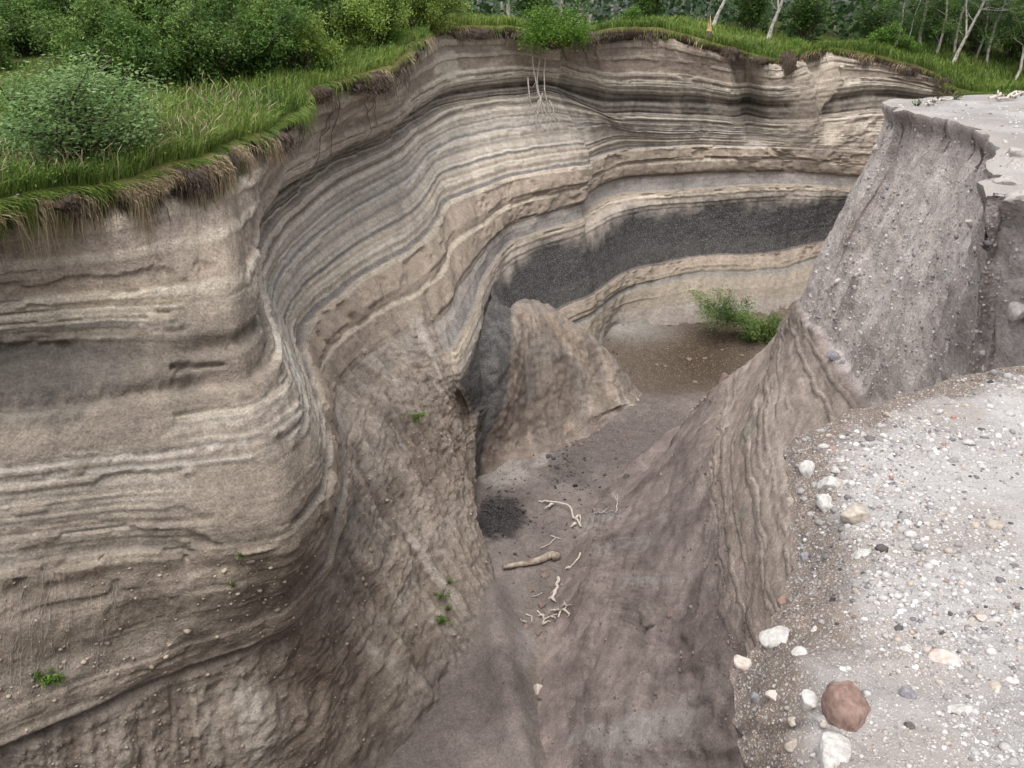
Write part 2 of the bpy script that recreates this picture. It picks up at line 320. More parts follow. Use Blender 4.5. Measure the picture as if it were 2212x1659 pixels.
# pale weathered patches under the turf, brown wash below them
wp = sstep(0.12, 0.4, fbm(AL * 0.55, SS * 2.0, 4.4, 4, 21)) * (1 - sstep(1.9, 2.5, SS)) * sstep(0.3, 0.6, SS)
ccol = lerp(ccol, lin((205, 194, 174)), (wp * 0.55)[..., None])
yel = sstep(0.0, 0.5, fbm(AL * 0.3, SS * 0.8, 9.4, 3, 22)) * near * (1 - sstep(2.4, 2.9, SS)) * sstep(0.8, 1.2, SS)
ccol = lerp(ccol, lin((168, 143, 106)), (yel * 0.45)[..., None])
# near wall is dustier and browner
dust = near * (0.50 + 0.4 * fbm(AL * 0.4, SS * 0.9, 7.7, 4, 23)) * sstep(1.9, 2.7, SS) + 0.62 * drape * sstep(0.9, 2.2, SS)
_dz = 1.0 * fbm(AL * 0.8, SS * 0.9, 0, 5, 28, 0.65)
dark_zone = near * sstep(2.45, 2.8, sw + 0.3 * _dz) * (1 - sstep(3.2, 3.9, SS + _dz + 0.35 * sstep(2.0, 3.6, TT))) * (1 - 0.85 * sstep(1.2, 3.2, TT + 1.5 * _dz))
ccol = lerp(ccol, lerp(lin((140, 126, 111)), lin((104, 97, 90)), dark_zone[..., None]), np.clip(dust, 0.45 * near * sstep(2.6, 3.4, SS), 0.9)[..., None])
# stained dark beds on the far wall
dk = sstep(9.7, 10.2, TT) * (1 - sstep(12.0, 12.6, TT)) * sstep(1.5, 2.6, SS + 0.3 * fbm(AL * 0.3, SS * 0.3, 0, 3, 24)) * (1 - sstep(5.2, 5.6, SS))
ccol = ccol * (1 - 0.42 * dk * (0.75 + 0.5 * fbm(AL * 0.5, SS * 0.15, 0, 3, 25)))[..., None]
bro = sstep(9.55, 9.75, TT) * (1 - sstep(11.4, 11.9, TT)) * (1 - sstep(1.6, 2.3, SS)) * sstep(.25, .5, SS)
ccol = lerp(ccol, lin((122, 104, 90)), (bro * 0.65)[..., None])
# dust lies unevenly on every bed
du2 = sstep(0.0, 0.55, fbm(AL * 0.9, SS * 1.3, 8.0, 5, 34)) * 0.42 * sstep(3.6, 4.8, TT) * (sw < 8.5)
ccol = lerp(ccol, lin((152, 139, 125)), du2[..., None])
# general mottling and vertical wash streaks
strk = fbm(AL * 3.2, SS * 0.35, 0.6, 4, 31)
ccol = ccol * (1 + 0.18 * strk + 0.16 * fbm(AL * 1.4, SS * 1.4, 2.0, 5, 32))[..., None]
wash = sstep(0.25, 0.6, fbm(AL * 1.1, SS * 0.25, 4.0, 4, 33)) * sstep(12.0, 13, TT)
ccol = lerp(ccol, lin((172, 156, 136)), (wash * 0.5)[..., None])
# mud fans and slumps plastered over the far right of the back wall
fan = sstep(-0.02, 0.12, fbm(AL * 0.34 + SS * 0.16 + 0.3 * fbm(AL, SS, 0, 3, 36), SS * 0.42, 2.5, 5, 35, 0.6) + np.interp(SS, [0.3, 1.5, 2.5, 4, 5, 6, 7], [-0.1, 0.02, -0.12, -0.05, 0.12, 0.05, -0.4])) * sstep(11.7, 12.3, TT) * (SS < 7.2)
ccol = lerp(ccol, lerp(lin((142, 127, 112)), lin((176, 160, 140)), sstep(-0.3, 0.4, fbm(AL * 0.8, SS * 0.8, 1, 4, 37))[..., None]), (fan * 0.8)[..., None])
# slope colours
down = fbm(AL * 2.6 + 0.4 * fbm(X, Y, Z, 3, 40), SS * 0.30, 1.0, 5, 41, 0.6); lump = fbm(X * 0.9, Y * 0.9, Z * 0.9, 5, 42)
sc = lerp(lin((124, 109, 97)), lin((166, 152, 138)), sstep(-0.45, 0.45, down * 0.8 + lump * 0.6)[..., None])
sc = lerp(sc, lin((190, 182, 172)), (sstep(0.28, 0.5, fbm(AL * 2.0, SS * 0.4, 6.0, 4, 43)) * 0.5)[..., None])
sc = lerp(sc, lin((132, 112, 94)), (sstep(0.1, 0.4, fbm(X * 0.4, Y * 0.4, Z * 0.5, 3, 44)) * 0.4)[..., None])
sc = lerp(sc, lin((120, 108, 102)), (sstep(12.4, 13.6, SS) * 0.8)[..., None])
slopem = np.clip(slope * (0.85 + 0.5 * fbm(AL * 0.8, SS * 0.8, 0, 3, 45)), 0, 1)
ccol = lerp(ccol, sc, slopem[..., None])
ap_c = lerp(lin((128, 114, 99)), lin((158, 143, 127)), sstep(-0.3, 0.4, lump)[..., None])
ccol = lerp(ccol, ap_c, (apron * 0.85)[..., None])
# black scree under the black bed
scr = sstep(7.2, 7.4, TT) * (1 - sstep(8.35, 8.6, TT)) * sstep(8.6, 8.9, SS)
ccol = lerp(ccol, lin((80, 78, 78)) * (1 + 0.3 * fbm(AL * 4, SS * 1.5, 0, 3, 46))[..., None], (scr * 0.92)[..., None])

# relief
nrm = grid_normals(base)
rough = fbm(X * 2.2, Y * 2.2, Z * 2.2, 5, 51)
big = fbm(X * 0.35, Y * 0.35, Z * 0.35, 3, 52)
rough2 = fbm(X * 7, Y * 7, Z * 7, 3, 50); disp = 0.16 * big + (0.07 - 0.035 * near) * rough + (0.045 - 0.025 * near) * rough2 - 0.30 * np.clip(0.3 + fbm(AL * 0.8, 0, 0, 3, 49), 0, 1) * (1 - sstep(0.15, 0.6, SS))
bedm = (1 - slopem) * (1 - 0.75 * apron) * (1 - 0.85 * drape) * (1 - 0.8 * fan)
disp += bedm * (hard * (0.8 + 0.6 * fbm(AL * 0.7, SS * 0.4, 1.0, 3, 53)) + 0.022 * lam * lam_a * 2 + 0.03 * lam_lo * lam_a)
disp += 0.07 * drape * (1 + 0.6 * lump) - 0.22 * dark_zone * (0.7 + 0.9 * lump)
disp += fan * (0.14 + 0.12 * ridged(AL * 0.9 + SS * 0.5, SS * 0.3, 2, 4, 38))
# broken, scalloped benches on the near wall
sca = ridged(AL * 0.42, SS * 1.25, 2.0, 4, 54)
patch = sstep(-0.05, 0.35, fbm(AL * 0.22, SS * 0.45, 3, 3, 60)); disp += near * bedm * sstep(1.6, 2.7, SS) * (0.12 + 0.88 * patch) * (0.15 * sca + 0.07 * ridged(AL * 0.25, sw * 2.6, 4.0, 3, 55))
disp += near * -0.35 * np.exp(-((sw - 2.75 - 0.1 * vnoise(AL * 0.6, 0, 0, 56)) / 0.13) ** 2) * sstep(-0.3, 0.2, vnoise(AL * 0.35, 1.5, 0, 57))
disp += near * -0.25 * np.exp(-((sw - 3.35) / 0.12) ** 2) * sstep(-0.1, 0.3, vnoise(AL * 0.3, 4.5, 0, 58))
gap = sstep(0.30, 0.42, vnoise(AL * 1.1, bi * 7.31, 0.5, 68) + 0.35 * vnoise(AL * 5, SS * 6, 0.5, 69)); disp -= bedm * gap * np.clip(hard, 0, 0.25) * 0.9
# blocky breaks in the thick tan beds
blk = np.floor(AL * 0.9 + 0.35 * fbm(AL * 0.8, SS * 2, 0, 2, 59)); disp += bedm * ((sw > 5.8) & (sw < 7.3)) * (_hash(blk.astype(np.int64), bi.astype(np.int64), bi.astype(np.int64) * 0, 7) - 0.5) * 0.14
# bench of fallen mud, then the undercut groove beneath it
disp += apron * (0.12 + 0.14 * lump) * sstep(6.0, 6.8, SS)
disp += -0.28 * np.exp(-((SS - 8.62) / 0.10) ** 2) * (1 - sstep(4.3, 4.7, TT)) * (0.6 + 0.5 * vnoise(AL * 0.5, 0, 0, 63))
# eroded slope: lumps and runnels
disp += slopem * (0.17 * down + 0.08 * lump + 0.05 * rough + 0.04 * rough2 + 0.07 * ridged(AL * 1.1 + SS * 0.5, SS * 0.3, 3.0, 4, 64))
disp += slope * (1 - sstep(4.3, 5, TT)) * 0.16 * fbm(X * 0.5, Y * 0.5, Z * 0.5, 4, 65) * 2
# far wall: vertical joints and buttresses
disp += sstep(9.5, 9.7, TT) * (1 - slope) * (0.22 * ridged(AL * 0.22, SS * 0.05, 1.0, 3, 66) + 0.12 * strk)
disp += -0.75 * sstep(9.60, 9.64, TT + 0.03 * fbm(SS * 1.2, 0, 0, 3, 67)) * (1 - sstep(10.0, 10.8, TT)) * (1 - sstep(7.8, 8.6, SS))
disp += -0.9 * np.exp(-((TT - 11.62 - 0.10 * (SS - 2) / 3) / 0.09) ** 2) * (1 - sstep(4.5, 6.0, SS))
disp += -0.6 * np.exp(-((TT - 12.35 - 0.08 * SS / 3) / 0.10) ** 2) * (1 - sstep(3.5, 5.5, SS))
disp += -0.15 * sstep(9.3, 9.8, TT) * np.exp(-((sw - 7.5) / 0.3) ** 2)
disp *= sstep(0, 0.25, SS) * 0.9 + 0.1
cliff_P = base + nrm * disp[..., None]
lum = ccol @ np.array([0.3, 0.59, 0.11]); ccol = lerp(ccol, lum[..., None] * np.array([1.07, 0.995, 0.90]), 0.36) * (1.0 - 0.16 * near * sstep(1.6, 2.6, SS) - 0.06 * slopem)[..., None]
stony = np.clip(((sw > 8.6) & (sw < 10.6)) * 0.30 + ((sw > 7.36) & (sw < 7.98)) * 0.7 + ((sw > 5.66) & (sw < 5.8)) * 0.7 + 0.10, 0, 1) * (1 - 0.75 * slopem) * (1 - near * 0.7)
ccol = np.concatenate([np.clip(ccol, 0.01, 0.9), stony[..., None]], -1)
add_obj('cliff', build_mesh('cliff', cliff_P, grid_faces(NT, NR), M_cliff, True, ccol), kind='structure', label='layered ash and gravel cliff winding along the far side of the gully')
rim = K[0]                                                       # the rim line, one point per column

# ================================================================== ERODED SPUR against the back wall
sp_rows = [  # back foot (hidden), crest, upper, mid, lower, base: px + distance, left to right
 [(1040,780,33.2),(1075,760,33.5),(1180,760,35.5),(1250,770,36.5),(1310,800,36.0),(1370,835,35.0),(1395,862,33.8)],
 [(1064,624,32.4),(1098,668,31.6),(1130,646,33.0),(1195,668,33.5),(1275,725,33.5),(1342,792,33.2),(1384,853,32.9)],
 [(1044,705,29.5),(1103,705,30.2),(1150,690,31.9),(1215,735,32.3),(1280,785,32.7),(1338,828,32.7),(1380,861,32.6)],
 [(1014,800,27.9),(1098,790,29.0),(1150,790,30.7),(1215,815,31.3),(1275,840,32.0),(1330,858,32.1),(1374,868,32.3)],
 [(992,885,27.5),(1078,875,28.3),(1135,890,29.5),(1200,895,30.3),(1262,890,31.1),(1318,880,31.5),(1366,874,32.0)],
 [(1008,1000,27.3),(1043,968,27.8),(1100,988,28.6),(1180,973,29.1),(1232,948,29.9),(1292,907,31.0),(1350,882,31.9)],
 [(1015,1050,26.6),(1035,1030,27.6),(1100,1040,27.7),(1190,1020,28.0),(1250,985,28.9),(1310,935,30.2),(1380,890,31.7)]]
sk_ = np.array([[on_y(*p) for p in row] for row in sp_rows]); sk_[6, :, 2] = floor_z(0, sk_[6, :, 1]) - 0.5; sk_[0, :, 2] -= 1.0
left = sk_[:, :1].copy(); left[:, 0, 2] -= 0.9; left[:, 0, 1] += 1.6; left[:, 0, 0] += 0.12
right = sk_[:, -1:].copy(); right[:, 0, 0] += 0.7; right[:, 0, 2] -= 1.2
sk_ = np.concatenate([left, sk_, right], 1)
g1 = pchip(np.arange(7), sk_, np.linspace(0, 6, 160)); g2 = np.transpose(pchip([-1.6, -1, 0, 1, 2, 3, 4, 5, 6][:sk_.shape[1]], np.transpose(g1, (1, 0, 2)), np.linspace(-1.6, 6, 210)), (0, 1, 2))
sx, sy, sz = g2[..., 0], g2[..., 1], g2[..., 2]; sn = grid_normals(g2)
ci = np.linspace(-1.6, 6, 210)[:, None] + 0.0; ri = np.linspace(0, 6, 160)[None, :]
rill = ridged(ci * 2.4 - ri * 1.1 + 0.25 * fbm(sx, sy, sz, 3, 79), ri * 0.22 + ci * 0.12, 0, 4, 81); lum2 = fbm(sx * 1.3, sy * 1.3, sz * 1.3, 5, 82)
sdis = 0.04 * rill + 0.12 * lum2 + 0.09 * fbm(sx * 5, sy * 5, sz * 5, 4, 80)
spur_P = g2 + sn * sdis[..., None]
spc = lerp(lin((116, 101, 88)), lin((156, 139, 122)), sstep(-0.4, 0.5, lum2 + 0.5 * rill)[..., None])
spc = lerp(spc, lin((188, 182, 176)), (sstep(0.2, 0.5, fbm(ci * 4 - ri * 2.0, ri * 0.5, 1, 5, 83)) * sstep(3.5, 5.5, ci) * 0.7)[..., None])
spc = lerp(spc, lin((146, 120, 94)), (sstep(0.05, 0.45, fbm(sx * 0.7, sy * 0.7, sz * 0.7, 3, 84)) * (1 - sstep(2.5, 4, ci)) * 0.55)[..., None])
dkp = sstep(0.15, 0.4, fbm(ci * 1.8 - 0.9 * ri, ri * 0.6, 2, 4, 85) + 0.5 * np.exp(-((ci - 1.5) / 0.8) ** 2 - ((ri - 3) / 1.2) ** 2))
spc = lerp(spc, lin((92, 86, 82)), (dkp * 0.5)[..., None])
bfl = 1 - sstep(-0.14, 0.16, ci + 0.2 * fbm(ci * 2.2, ri * 1.4, 4, 5, 86, 0.6) - 0.06 - 0.10 * sstep(0.6, 0.0, ri - 1)); sdis_b = bfl
spc = lerp(spc, lin((132, 114, 104)), (sstep(4.3, 5.2, ri + 0 * ci) * 0.5)[..., None])
_tp = (1 - sstep(0.9, 2.0, ri + 0.8 * fbm(sx * 2, sy * 2, sz * 2, 4, 88) + 0.12 * ci)); spc = lerp(spc, lin((112, 104, 99)), (_tp * 0.8)[..., None])
spc = lerp(spc, lerp(lin((66, 65, 66)), lin((92, 90, 89)), sstep(-0.4, 0.4, fbm(sx * 3, sy * 3, sz * 1.2, 4, 87))[..., None]), (bfl * 0.96)[..., None])
add_obj('eroded_spur', build_mesh('eroded_spur', spur_P, grid_faces(210, 160), M_cliff, True, np.concatenate([np.clip(lerp(spc, (spc @ np.array([0.3, 0.59, 0.11]))[..., None] * np.array([1.035, 0.995, 0.955]), 0.35), 0.01, 0.9), (0.10 + 0.22 * bfl)[..., None]], -1)), kind='structure', label='brown eroded spur leaning against the black bed of the cliff')

# ================================================================== GULLY FLOOR
nx, ny = 240, 350
gx = np.linspace(-14, 26, nx)[:, None] + np.zeros((1, ny)); gy = np.zeros((nx, 1)) + np.interp(np.linspace(0, 1, ny), [0, .8, 1], [8, 34, 64])[None, :]
gz = floor_z(gx, gy)
fl_n = fbm(gx * 0.5, gy * 0.5, 0, 4, 91); fl_d = fbm(gx * 2.4, gy * 2.4, 0, 4, 92)
gz = gz + 0.14 * fl_n + 0.05 * fl_d + 0.06 * ridged(gx * 1.6, gy * 0.35, 0, 3, 93) * (1 - sstep(28, 32, gy))
gz = gz + 0.28 * np.exp(-((gy - 32.4 - 0.3 * fl_n) / 0.8) ** 2) * sstep(3.5, 5.5, gx)
gz = gz - 0.6 * np.exp(-((gx - 7.2) / 2.8) ** 2 - ((gy - 36.4) / 2.8) ** 2)           # the basin
gz = gz + 0.75 * np.exp(-((gx + 0.35 + 0.16 * (gy - 20)) / 0.55) ** 2) * (1 - sstep(21, 23, gy)) * sstep(13, 15, gy)   # mud bank on the left
_ch = gx - (0.25 + 0.35 * np.sin(gy * 0.5) + 0.25 * fbm(gy * 0.5, 0, 0, 3, 94)); gz = gz - 0.12 * np.exp(-(_ch / 0.35) ** 2) * (1 - sstep(22, 25, gy)) + 0.05 * ridged(gx * 3.2, gy * 0.9, 0, 4, 90) + 0.04 * fbm(gx * 6, gy * 6, 0, 3, 89)
gz = gz + np.where(gy > 47, (gy - 47) * 0.25, 0)
# smooth silt fans climbing the right foot
fc = lerp(lin((98, 88, 84)), lin((122, 111, 106)), sstep(-0.5, 0.5, fl_n + 0.4 * fl_d)[..., None])
fc = lerp(fc, lin((94, 80, 64)), (sstep(32.6, 33.8, gy + 0.5 * fl_n) * 0.9)[..., None])
fc = lerp(fc, lin((72, 57, 40)), (np.exp(-((gx - 8.5) / 2.6) ** 2 - ((gy - 37) / 3.2) ** 2) * 0.9)[..., None])
fc = lerp(fc, lin((140, 138, 132)), (np.exp(-((gx - 5.0) / 2.2) ** 2 - ((gy - 39.3) / 1.0) ** 2) * 0.8)[..., None])
def fpatch(u, v, ru, rv, colr, w, seed):
    global fc
    c = on_floor(u, v); a = (gx - c[0]) / ru; b = (gy - c[1]) / rv
    mk = sstep(1.15, 0.75, np.sqrt(a * a + b * b) + 0.7 * fbm(gx * 2.6, gy * 1.8, 0, 5, seed, 0.65))
    fc = lerp(fc, lin(colr), (mk * w)[..., None])
fpatch(1075, 1112, 0.85, 1.15, (54, 52, 52), 0.97, 95)
fpatch(1085, 1020, 0.9, 1.0, (150, 144, 136), 0.6, 96)
fpatch(1180, 985, 0.8, 0.7, (150, 144, 136), 0.6, 97)
fpatch(1230, 1010, 0.9, 1.2, (86, 80, 78), 0.75, 98)
fpatch(1290, 960, 1.3, 1.3, (98, 88, 84), 0.6, 99)
fpatch(1180, 1480, 0.35, 2.6, (118, 104, 88), 0.35, 100)
fpatch(1130, 1400, 0.25, 1.0, (130, 124, 119), 0.35, 102)
FLOOR = (gx[:, 0], gy[0], gz)
add_obj('gully_floor', build_mesh('gully_floor', np.stack([gx, gy, gz], -1), grid_faces(nx, ny, True), M_floor, True, np.concatenate([np.clip(lerp(fc, (fc @ np.array([0.3, 0.59, 0.11]))[..., None] * np.array([1.05, 0.99, 0.94]), 0.3), 0.01, 0.9), (0.25 + 0.55 * sstep(27, 31, gy))[..., None]], -1)), kind='structure', label='mauve brown mud floor of the gully')
def floor_at(x, y):
    i = int(np.clip(np.searchsorted(FLOOR[0], x), 0, nx - 1)); j = int(np.clip(np.searchsorted(FLOOR[1], y), 0, ny - 1)); return float(gz[i, j])
def floor_pt(u, v, lift=0.0):
    d = ray(u, v); p = on_floor(u, v)
    for _ in range(6):
        z = floor_at(p[0], p[1]) + lift; p = d * (z / d[2])
    return p
# ================================================================== RIGHT WALL under the plateau
def W(lst, z): return np.array([e[0] for e in lst], float), np.array([(e[1], e[2], (e[3] if len(e) > 3 else z)) for e in lst], float)
ze = -1.6
def pe(t, u, v, z): p = on_z(u, v, z); return (t, p[0], p[1], z)
EDGE = [(0,-8,0.2),(1,-1.2,0.5),(1.6,0.25,0.95),pe(2,1615,1659,-1.9),pe(2.3,1590,1560,-1.9),pe(2.5,1580,1450,-1.85),pe(2.65,1622,1412,-1.8),pe(2.8,1655,1360,-1.76),pe(3,1693,1272,-1.74),pe(3.15,1716,1220,-1.78),pe(3.4,1704,1110,-1.76),pe(3.6,1697,1030,-1.70),pe(3.75,1694,985,-1.66),pe(3.85,1712,955,-1.64),pe(4,1768,923,-1.62),pe(4.4,1920,862,-1.6),pe(4.7,2106,808,-1.6),pe(5,2230,786,-1.6),(5.3,3.6,4.55),(5.6,4.7,5.6),(5.85,5.05,6.9),pe(6,2190,432,-1.6),pe(6.2,2150,425,-1.6),pe(6.5,2138,370,-1.6),pe(6.8,2150,318,-1.6),pe(7,2126,296,-1.6),pe(7.4,2070,262,-1.6),pe(7.7,1985,246,-1.6),pe(8,1916,230,-1.6),(8.25,7.9,19.2,-1.6),(8.5,9.3,20.2,-1.6),(9,13,21.5,-1.6),(10,22,23,-1.6),(11,45,24,-1.6)]
c1 = [(0,-8,4),(2,0.2,4.4),(3.4,1.8,4.6),(4,2.6,5.1),(5,4.5,7),(6,5.6,10),(6.5,5.9,12),(7,6.1,14.4),(7.5,6.25,16.8),(8,6.35,18.6),(8.3,6.9,20.2),(8.5,8,21.4),(9,12,23.5),(10,22,25.5),(11,45,26)]
c2 = [(0,-8,6),(2,0.2,6.4),(4,2.5,7),(5,3.9,9),(6,4.25,11.2),(6.5,4.7,13.4),(7,5.2,16.2),(7.5,5.8,18.6),(8,6.8,21.5),(8.3,7.4,23.2),(8.5,8.6,24.4),(9,12.5,26),(10,22,28),(11,45,29)]
c3 = [(0,-8,8),(2,0,8.4),(4,2.5,8.8),(5,3.6,10),(6,3.7,12.2),(6.5,3.8,14.2),(7,3.95,16.8),(7.5,4.3,19.6),(8,5.0,22.7),(8.3,6.1,25.4),(8.5,8,27.5),(9,13,29.5),(10,22,31.5),(11,45,32)]
c4 = [(0,-8,10),(2,-1,10.5),(4,1.2,10.8),(5,1.9,12.4),(6,2.0,15.3),(6.5,2.1,18.4),(7,2.3,21),(7.5,2.8,23.4),(8,3.8,25.6),(8.3,5.7,28.4),(8.5,8,30.3),(9,13.5,32.5),(10,22,34),(11,45,35)]
c5 = [(0,-8,10.6),(2,-1.5,11.5),(4,.8,12.5),(5,1.3,14.2),(6,1.35,16.8),(6.5,1.5,19.6),(7,2.0,22.4),(7.5,2.8,24.8),(8,3.9,27.2),(8.3,5.9,30),(8.5,8.4,33),(9,14,35),(10,22,37),(11,45,38)]
c45 = [(0,-8,10.3,-15.6),(2,-1.3,11.2,-15.6),(4,.9,12.2,-15.6),(5,1.4,13.6,-15.5),(6,1.4,16.5,-15.6),(6.5,1.55,19.3,-15.3),(7,1.95,22.1,-15.1),(7.5,2.6,24.5,-14.95),(8,3.7,27,-14.75),(8.3,5.7,29.8,-14.55),(8.5,8.3,32.7,-14.4),(9,14,35,-14.4),(10,22,37,-14.4),(11,45,38,-14.4)]
c5 = [(t, x - np.interp(t, [5, 6, 7, 8, 8.3], [0.9, 1.0, 0.75, 0.3, 0.1]), y + np.interp(t, [5, 7, 8, 8.5], [0, 0.1, 0.5, 0.6])) for t, x, y in c5]
c5 = [(t, x, y, floor_z(x, y) - 0.12) for t, x, y in c5]
_T, _P = W(EDGE, ze); _T1, _P1 = W([(0,-8,4),(2,0.6,4.2),(2.6,2.0,4.2),(3.4,3.3,4.3),(4,3.7,5.0),(5,4.8,7),(6,5.6,10),(6.5,5.9,12),(7,6.1,14.4),(7.5,6.25,16.8),(8,6.35,18.6),(8.3,6.9,20.2),(8.5,8,21.4),(9,12,23.5),(10,22,25.5),(11,45,26)], -6.0)
_U = lerp(_P, crom(_T1, _P1, _T), 0.2); _ins = np.array([0.85, -0.52, 0]); _w = (np.interp(_T, [1.9, 2.2, 4.6, 5.4], [0, 1, 1, 0]) * 0.45)[:, None]
_U = lerp(_U, _P + _ins * np.array([1, 1, 0]) * 0.38 + np.array([0, 0, -0.85]), _w / 0.45)       # the crumbling rim overhangs
rl = [(1.6, _T, _P), (2.5, _T, _U), (6.0, _T1, _P1), (8.0,) + W(c2, -8.0), (11.0,) + W(c3, -11.0), (14.3,) + W(c4, -14.3), (15.6,) + W(c45, -15.6), (17.0,) + W(c5, -16)]
RT = np.concatenate([np.linspace(0, 1.9, 14), np.linspace(2.0, 5.2, 110), np.linspace(5.23, 8.6, 390), np.linspace(8.65, 11, 30)])
nRT = len(RT); nRR = 320
def edge_jitter(T):
    a_ = np.interp(T, [0, 1.8, 5, 5.4, 8.3, 11], [0, 0.02, 0.025, 0.18, 0.22, 0.3]); f_ = np.interp(T, [0, 1.8, 5, 5.4, 11], [3, 16, 16, 14, 14])
    k_ = np.cumsum(np.r_[0, np.diff(T)] * f_) if False else T * 14
    return np.stack([a_ * fbm(k_, 0, 0, 3, 211), a_ * fbm(k_, 9, 0, 3, 212), 0.3 * a_ * fbm(k_, 4, 0, 3, 213)], 1)
RK = np.stack([(pchip if k < 2 else crom)(T, P, RT) for k, (d_, T, P) in enumerate(rl)]); RK[0] += edge_jitter(RT)
rd = np.array([r[0] for r in rl]); rr3 = np.interp(np.linspace(0, 1, nRR), [0, .06, .4, .75, 1], [1.6, 2.0, 6.0, 10.5, 17.0])
rb = np.transpose(pchip(rd, RK, rr3), (1, 0, 2)); rT = np.repeat(RT[:, None], nRR, 1); rD = np.repeat(rr3[None, :], nRT, 0)
rx, ry, rz = rb[..., 0], rb[..., 1], rb[..., 2]; rn = grid_normals(rb)
rla = np.zeros(nRT); rla[1:] = np.cumsum(np.linalg.norm(np.diff(RK[3], axis=0), axis=1)); RL = np.repeat(rla[:, None], nRR, 1)
wn1 = fbm(rx * 0.8, ry * 0.8, rz * 0.8, 5, 111); wn2 = fbm(rx * 3, ry * 3, rz * 3, 4, 112); wst = fbm(RL * 2.4, rD * 0.3, 0, 5, 113)
contact = 6.0 + 0.25 * fbm(RL * 0.5, 0, 0, 3, 114)
gr = 1 - sstep(-0.08, 0.08, rD - contact)                          # gravel fill above, layered beds below
lay = sstep(-0.1, 0.3, rD - contact) * (1 - sstep(9.3, 10.6, rD + 0.7 * fbm(RL * 0.5, rD * 0.3, 0, 3, 115)))
swr = rD + 0.25 * fbm(RL * 0.22, rD * 0.25, 0, 4, 116) + 0.07 * fbm(RL * 1.2, rD * 0.8, 0, 3, 117) + 0.03 * RL
rlam = vnoise(RL * 0.10, swr * 8.5, 0, 118); rlam2 = vnoise(RL * 0.14, swr * 19, 0, 119)
gcol = lerp(lin((134, 123, 118)), lin((172, 162, 157)), sstep(-0.5, 0.5, wst * 0.8 + wn1 * 0.6)[..., None])
gcol = lerp(gcol, lin((178, 172, 169)), (sstep(0.15, 0.5, fbm(RL * 1.4, rD * 0.2, 4, 4, 120)) * 0.45)[..., None])
lcol = lerp(lin((134, 120, 110)), lin((158, 144, 133)), sstep(-0.4, 0.5, wn1 + 0.6 * rlam)[..., None])
groove = sstep(0.30, 0.52, rlam * 0.6 + rlam2 * 0.6 + 0.25 * fbm(RL * 0.7, rD * 0.7, 3, 3, 126))
lcol = lerp(lcol, lin((100, 90, 81)), (groove * 0.85)[..., None])  # recess shade of the thin grooves, painted in as dark lines
lcol = lerp(lcol, lin((116, 112, 100)), (sstep(0.25, 0.45, fbm(rx * 0.55, ry * 0.55, rz * 0.8, 4, 121)) * 0.75)[..., None])
mcol = lerp(lin((104, 92, 88)), lin((134, 121, 115)), sstep(-0.5, 0.5, wn1 + 0.5 * wst)[..., None])
mcol = lerp(mcol, lin((150, 146, 142)), (sstep(0.22, 0.5, fbm(RL * 1.3, rD * 0.35, 7, 5, 122)) * 0.5 * sstep(11, 13, rD))[..., None])
nearw = 1 - sstep(4.9, 5.5, rT)
gcol = lerp(gcol, lerp(lin((96, 85, 77)), lin((132, 120, 111)), sstep(-0.4, 0.4, fbm(rx * 7, ry * 7, rz * 7, 4, 127))[..., None]), (nearw * 0.95)[..., None])
rcol = lerp(mcol, lcol, lay[..., None]); rcol = lerp(rcol, gcol, gr[..., None])
rdis = 0.14 * wn1 + 0.06 * wn2 + gr * (0.07 * ridged(RL * 2.4, rD * 0.12, 0, 4, 109) * (1 - sstep(3.5, 5.5, rD)) + 0.16 * ridged(RL * 0.7, rD * 0.08, 0, 3, 123) + 0.10 * wst + 0.10) + lay * (-0.045 * groove + 0.02 * rlam + 0.05 * fbm(rx * 1.6, ry * 1.6, rz * 1.6, 4, 125))
rdis += (1 - gr) * (1 - lay) * (0.05 * wst + 0.035 * ridged(RL * 1.8 + rD * 0.8, rD * 0.25, 0, 5, 124) + 0.05 * fbm(rx * 4, ry * 4, rz * 4, 4, 129) - 0.10 * sstep(0.72, 0.9, ridged(RL * 0.45 + 0.3 * fbm(rx, ry, rz, 3, 110), rD * 0.13, 5, 2, 130)))
rdis = lerp(rdis, 0.05 * fbm(rx * 6, ry * 6, rz * 6, 5, 128, 0.65), nearw); rdis *= sstep(1.6, 1.95, rD)
wall_P = rb + rn * rdis[..., None]
right_wall = add_obj('gully_wall', build_mesh('gully_wall', wall_P, grid_faces(nRT, nRR), M_wall, True, np.concatenate([np.clip(lerp(rcol, (rcol @ np.array([0.3, 0.59, 0.11]))[..., None] * np.array([1.05, 0.985, 0.955]), 0.25) * 1.14, 0.01, 0.9), (0.06 + 0.9 * gr)[..., None]], -1)), kind='structure', label='grey stony gravel wall over laminated beds below the plateau')
wall_N = grid_normals(wall_P)

